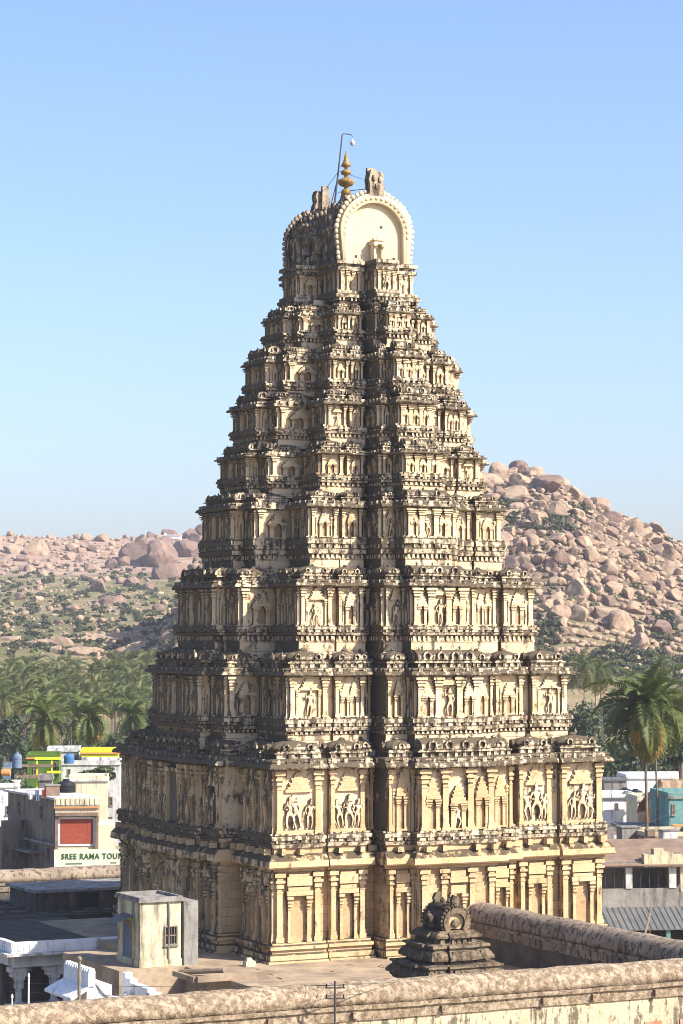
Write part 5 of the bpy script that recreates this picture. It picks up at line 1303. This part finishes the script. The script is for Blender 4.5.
for _ in range(1300):                                             # the same growth carries on behind the tower and to both sides
    Y = r_.uniform(330, 575); X = r_.uniform(-.34, .34) * Y
    if -.17 < X / Y < -.06 or .085 < X / Y < .17: continue
    its.append((Vector((X, Y, max(GZ, float(hN(X, Y))))), r_.uniform(2.0, 4.5)))
tag(scrub_mesh(its, 60, .5).build('undergrowth', M['leaf']), 'dense green undergrowth and banana leaves under the palm groves', 'undergrowth', kind='stuff')
# distant white shrine on the left ridge
p = hit(172, 540) or Vector((-110, 1590, 84)); p2_ = at(172, 534, p.y)
t = thing('hilltop_temple', 'tiny white flat hilltop temple on the far left ridge', 'temple', p, 0)
m = MB(); m.box(-5, 5, -2, 3, -3, 2.2); m.build('wall', M['white'], t); m = MB(); m.box(-5.3, 5.3, -2.4, 3.4, 2.2, 2.6); m.box(-4.4, -2.6, -1, 1, 2.6, 3.6, .5, .5); m.build('roof', M['white'], t)
# ------------------------------------------------------------------ haze: one box of pale air round everything
hz = bpy.data.materials.new('pale_haze'); hz.use_nodes = True; nt = hz.node_tree
for n_ in list(nt.nodes):
    if n_.type == 'BSDF_PRINCIPLED': nt.nodes.remove(n_)
pv_ = nt.nodes.new('ShaderNodeVolumePrincipled'); pv_.inputs['Color'].default_value = (.88, .90, 1, 1); pv_.inputs['Density'].default_value = .00014; pv_.inputs['Anisotropy'].default_value = .2
nt.links.new(pv_.outputs[0], nt.nodes['Material Output'].inputs['Volume'])
m = MB(); m.box(-1520, 1520, -170, 3020, GZ - 3, 112); tag(m.build('haze', hz), kind='stuff')
# ------------------------------------------------------------------ sun, sky, camera
SUN_AZ = math.radians(64); SUN_EL = math.radians(38)          # azimuth to the right of straight behind the camera
sd = Vector((math.sin(SUN_AZ) * math.cos(SUN_EL), -math.cos(SUN_AZ) * math.cos(SUN_EL), math.sin(SUN_EL)))
sl = bpy.data.lights.new('sun', 'SUN'); sl.energy = 5.0; sl.angle = math.radians(.5); sl.color = (1, .94, .83)
so = bpy.data.objects.new('sun', sl); COL.objects.link(so); so.rotation_euler = sd.to_track_quat('Z', 'Y').to_euler(); so.location = sd * 200
w = bpy.data.worlds.new('World'); scene.world = w; w.use_nodes = True
nt = w.node_tree; sk = nt.nodes.new('ShaderNodeTexSky'); sk.sky_type = 'NISHITA'; sk.sun_disc = False
sk.sun_elevation = SUN_EL; sk.sun_rotation = math.atan2(sd.x, sd.y); sk.air_density = 1.0; sk.dust_density = 1.7; sk.ozone_density = 6.0
tm_ = nt.nodes.new('ShaderNodeMix'); tm_.data_type = 'RGBA'; tm_.blend_type = 'MULTIPLY'; tm_.inputs[0].default_value = 1; tm_.inputs[7].default_value = (1.07, .965, .97, 1)
nt.links.new(sk.outputs[0], tm_.inputs[6]); nt.links.new(tm_.outputs[2], nt.nodes['Background'].inputs[0]); nt.nodes['Background'].inputs[1].default_value = .134
cam = bpy.data.cameras.new('camera'); cam.sensor_fit = 'VERTICAL'; cam.sensor_height = 36; cam.sensor_width = 24; cam.lens = F * 36 / 1024
cam.clip_start = 1; cam.clip_end = 12000
co = bpy.data.objects.new('camera', cam); COL.objects.link(co); co.location = (0, 0, HC); co.rotation_euler = (PI / 2 + PITCH, 0, 0)
scene.camera = co
vs = scene.view_settings; vs.view_transform = 'Standard'; vs.look = 'None'; vs.gamma = 1; vs.use_curve_mapping = False; vs.exposure = 0.95
scene.cycles.filter_width = 1.0; scene.cycles.volume_bounces = 0; scene.cycles.max_bounces = 6; scene.cycles.diffuse_bounces = 4; scene.cycles.transparent_max_bounces = 8
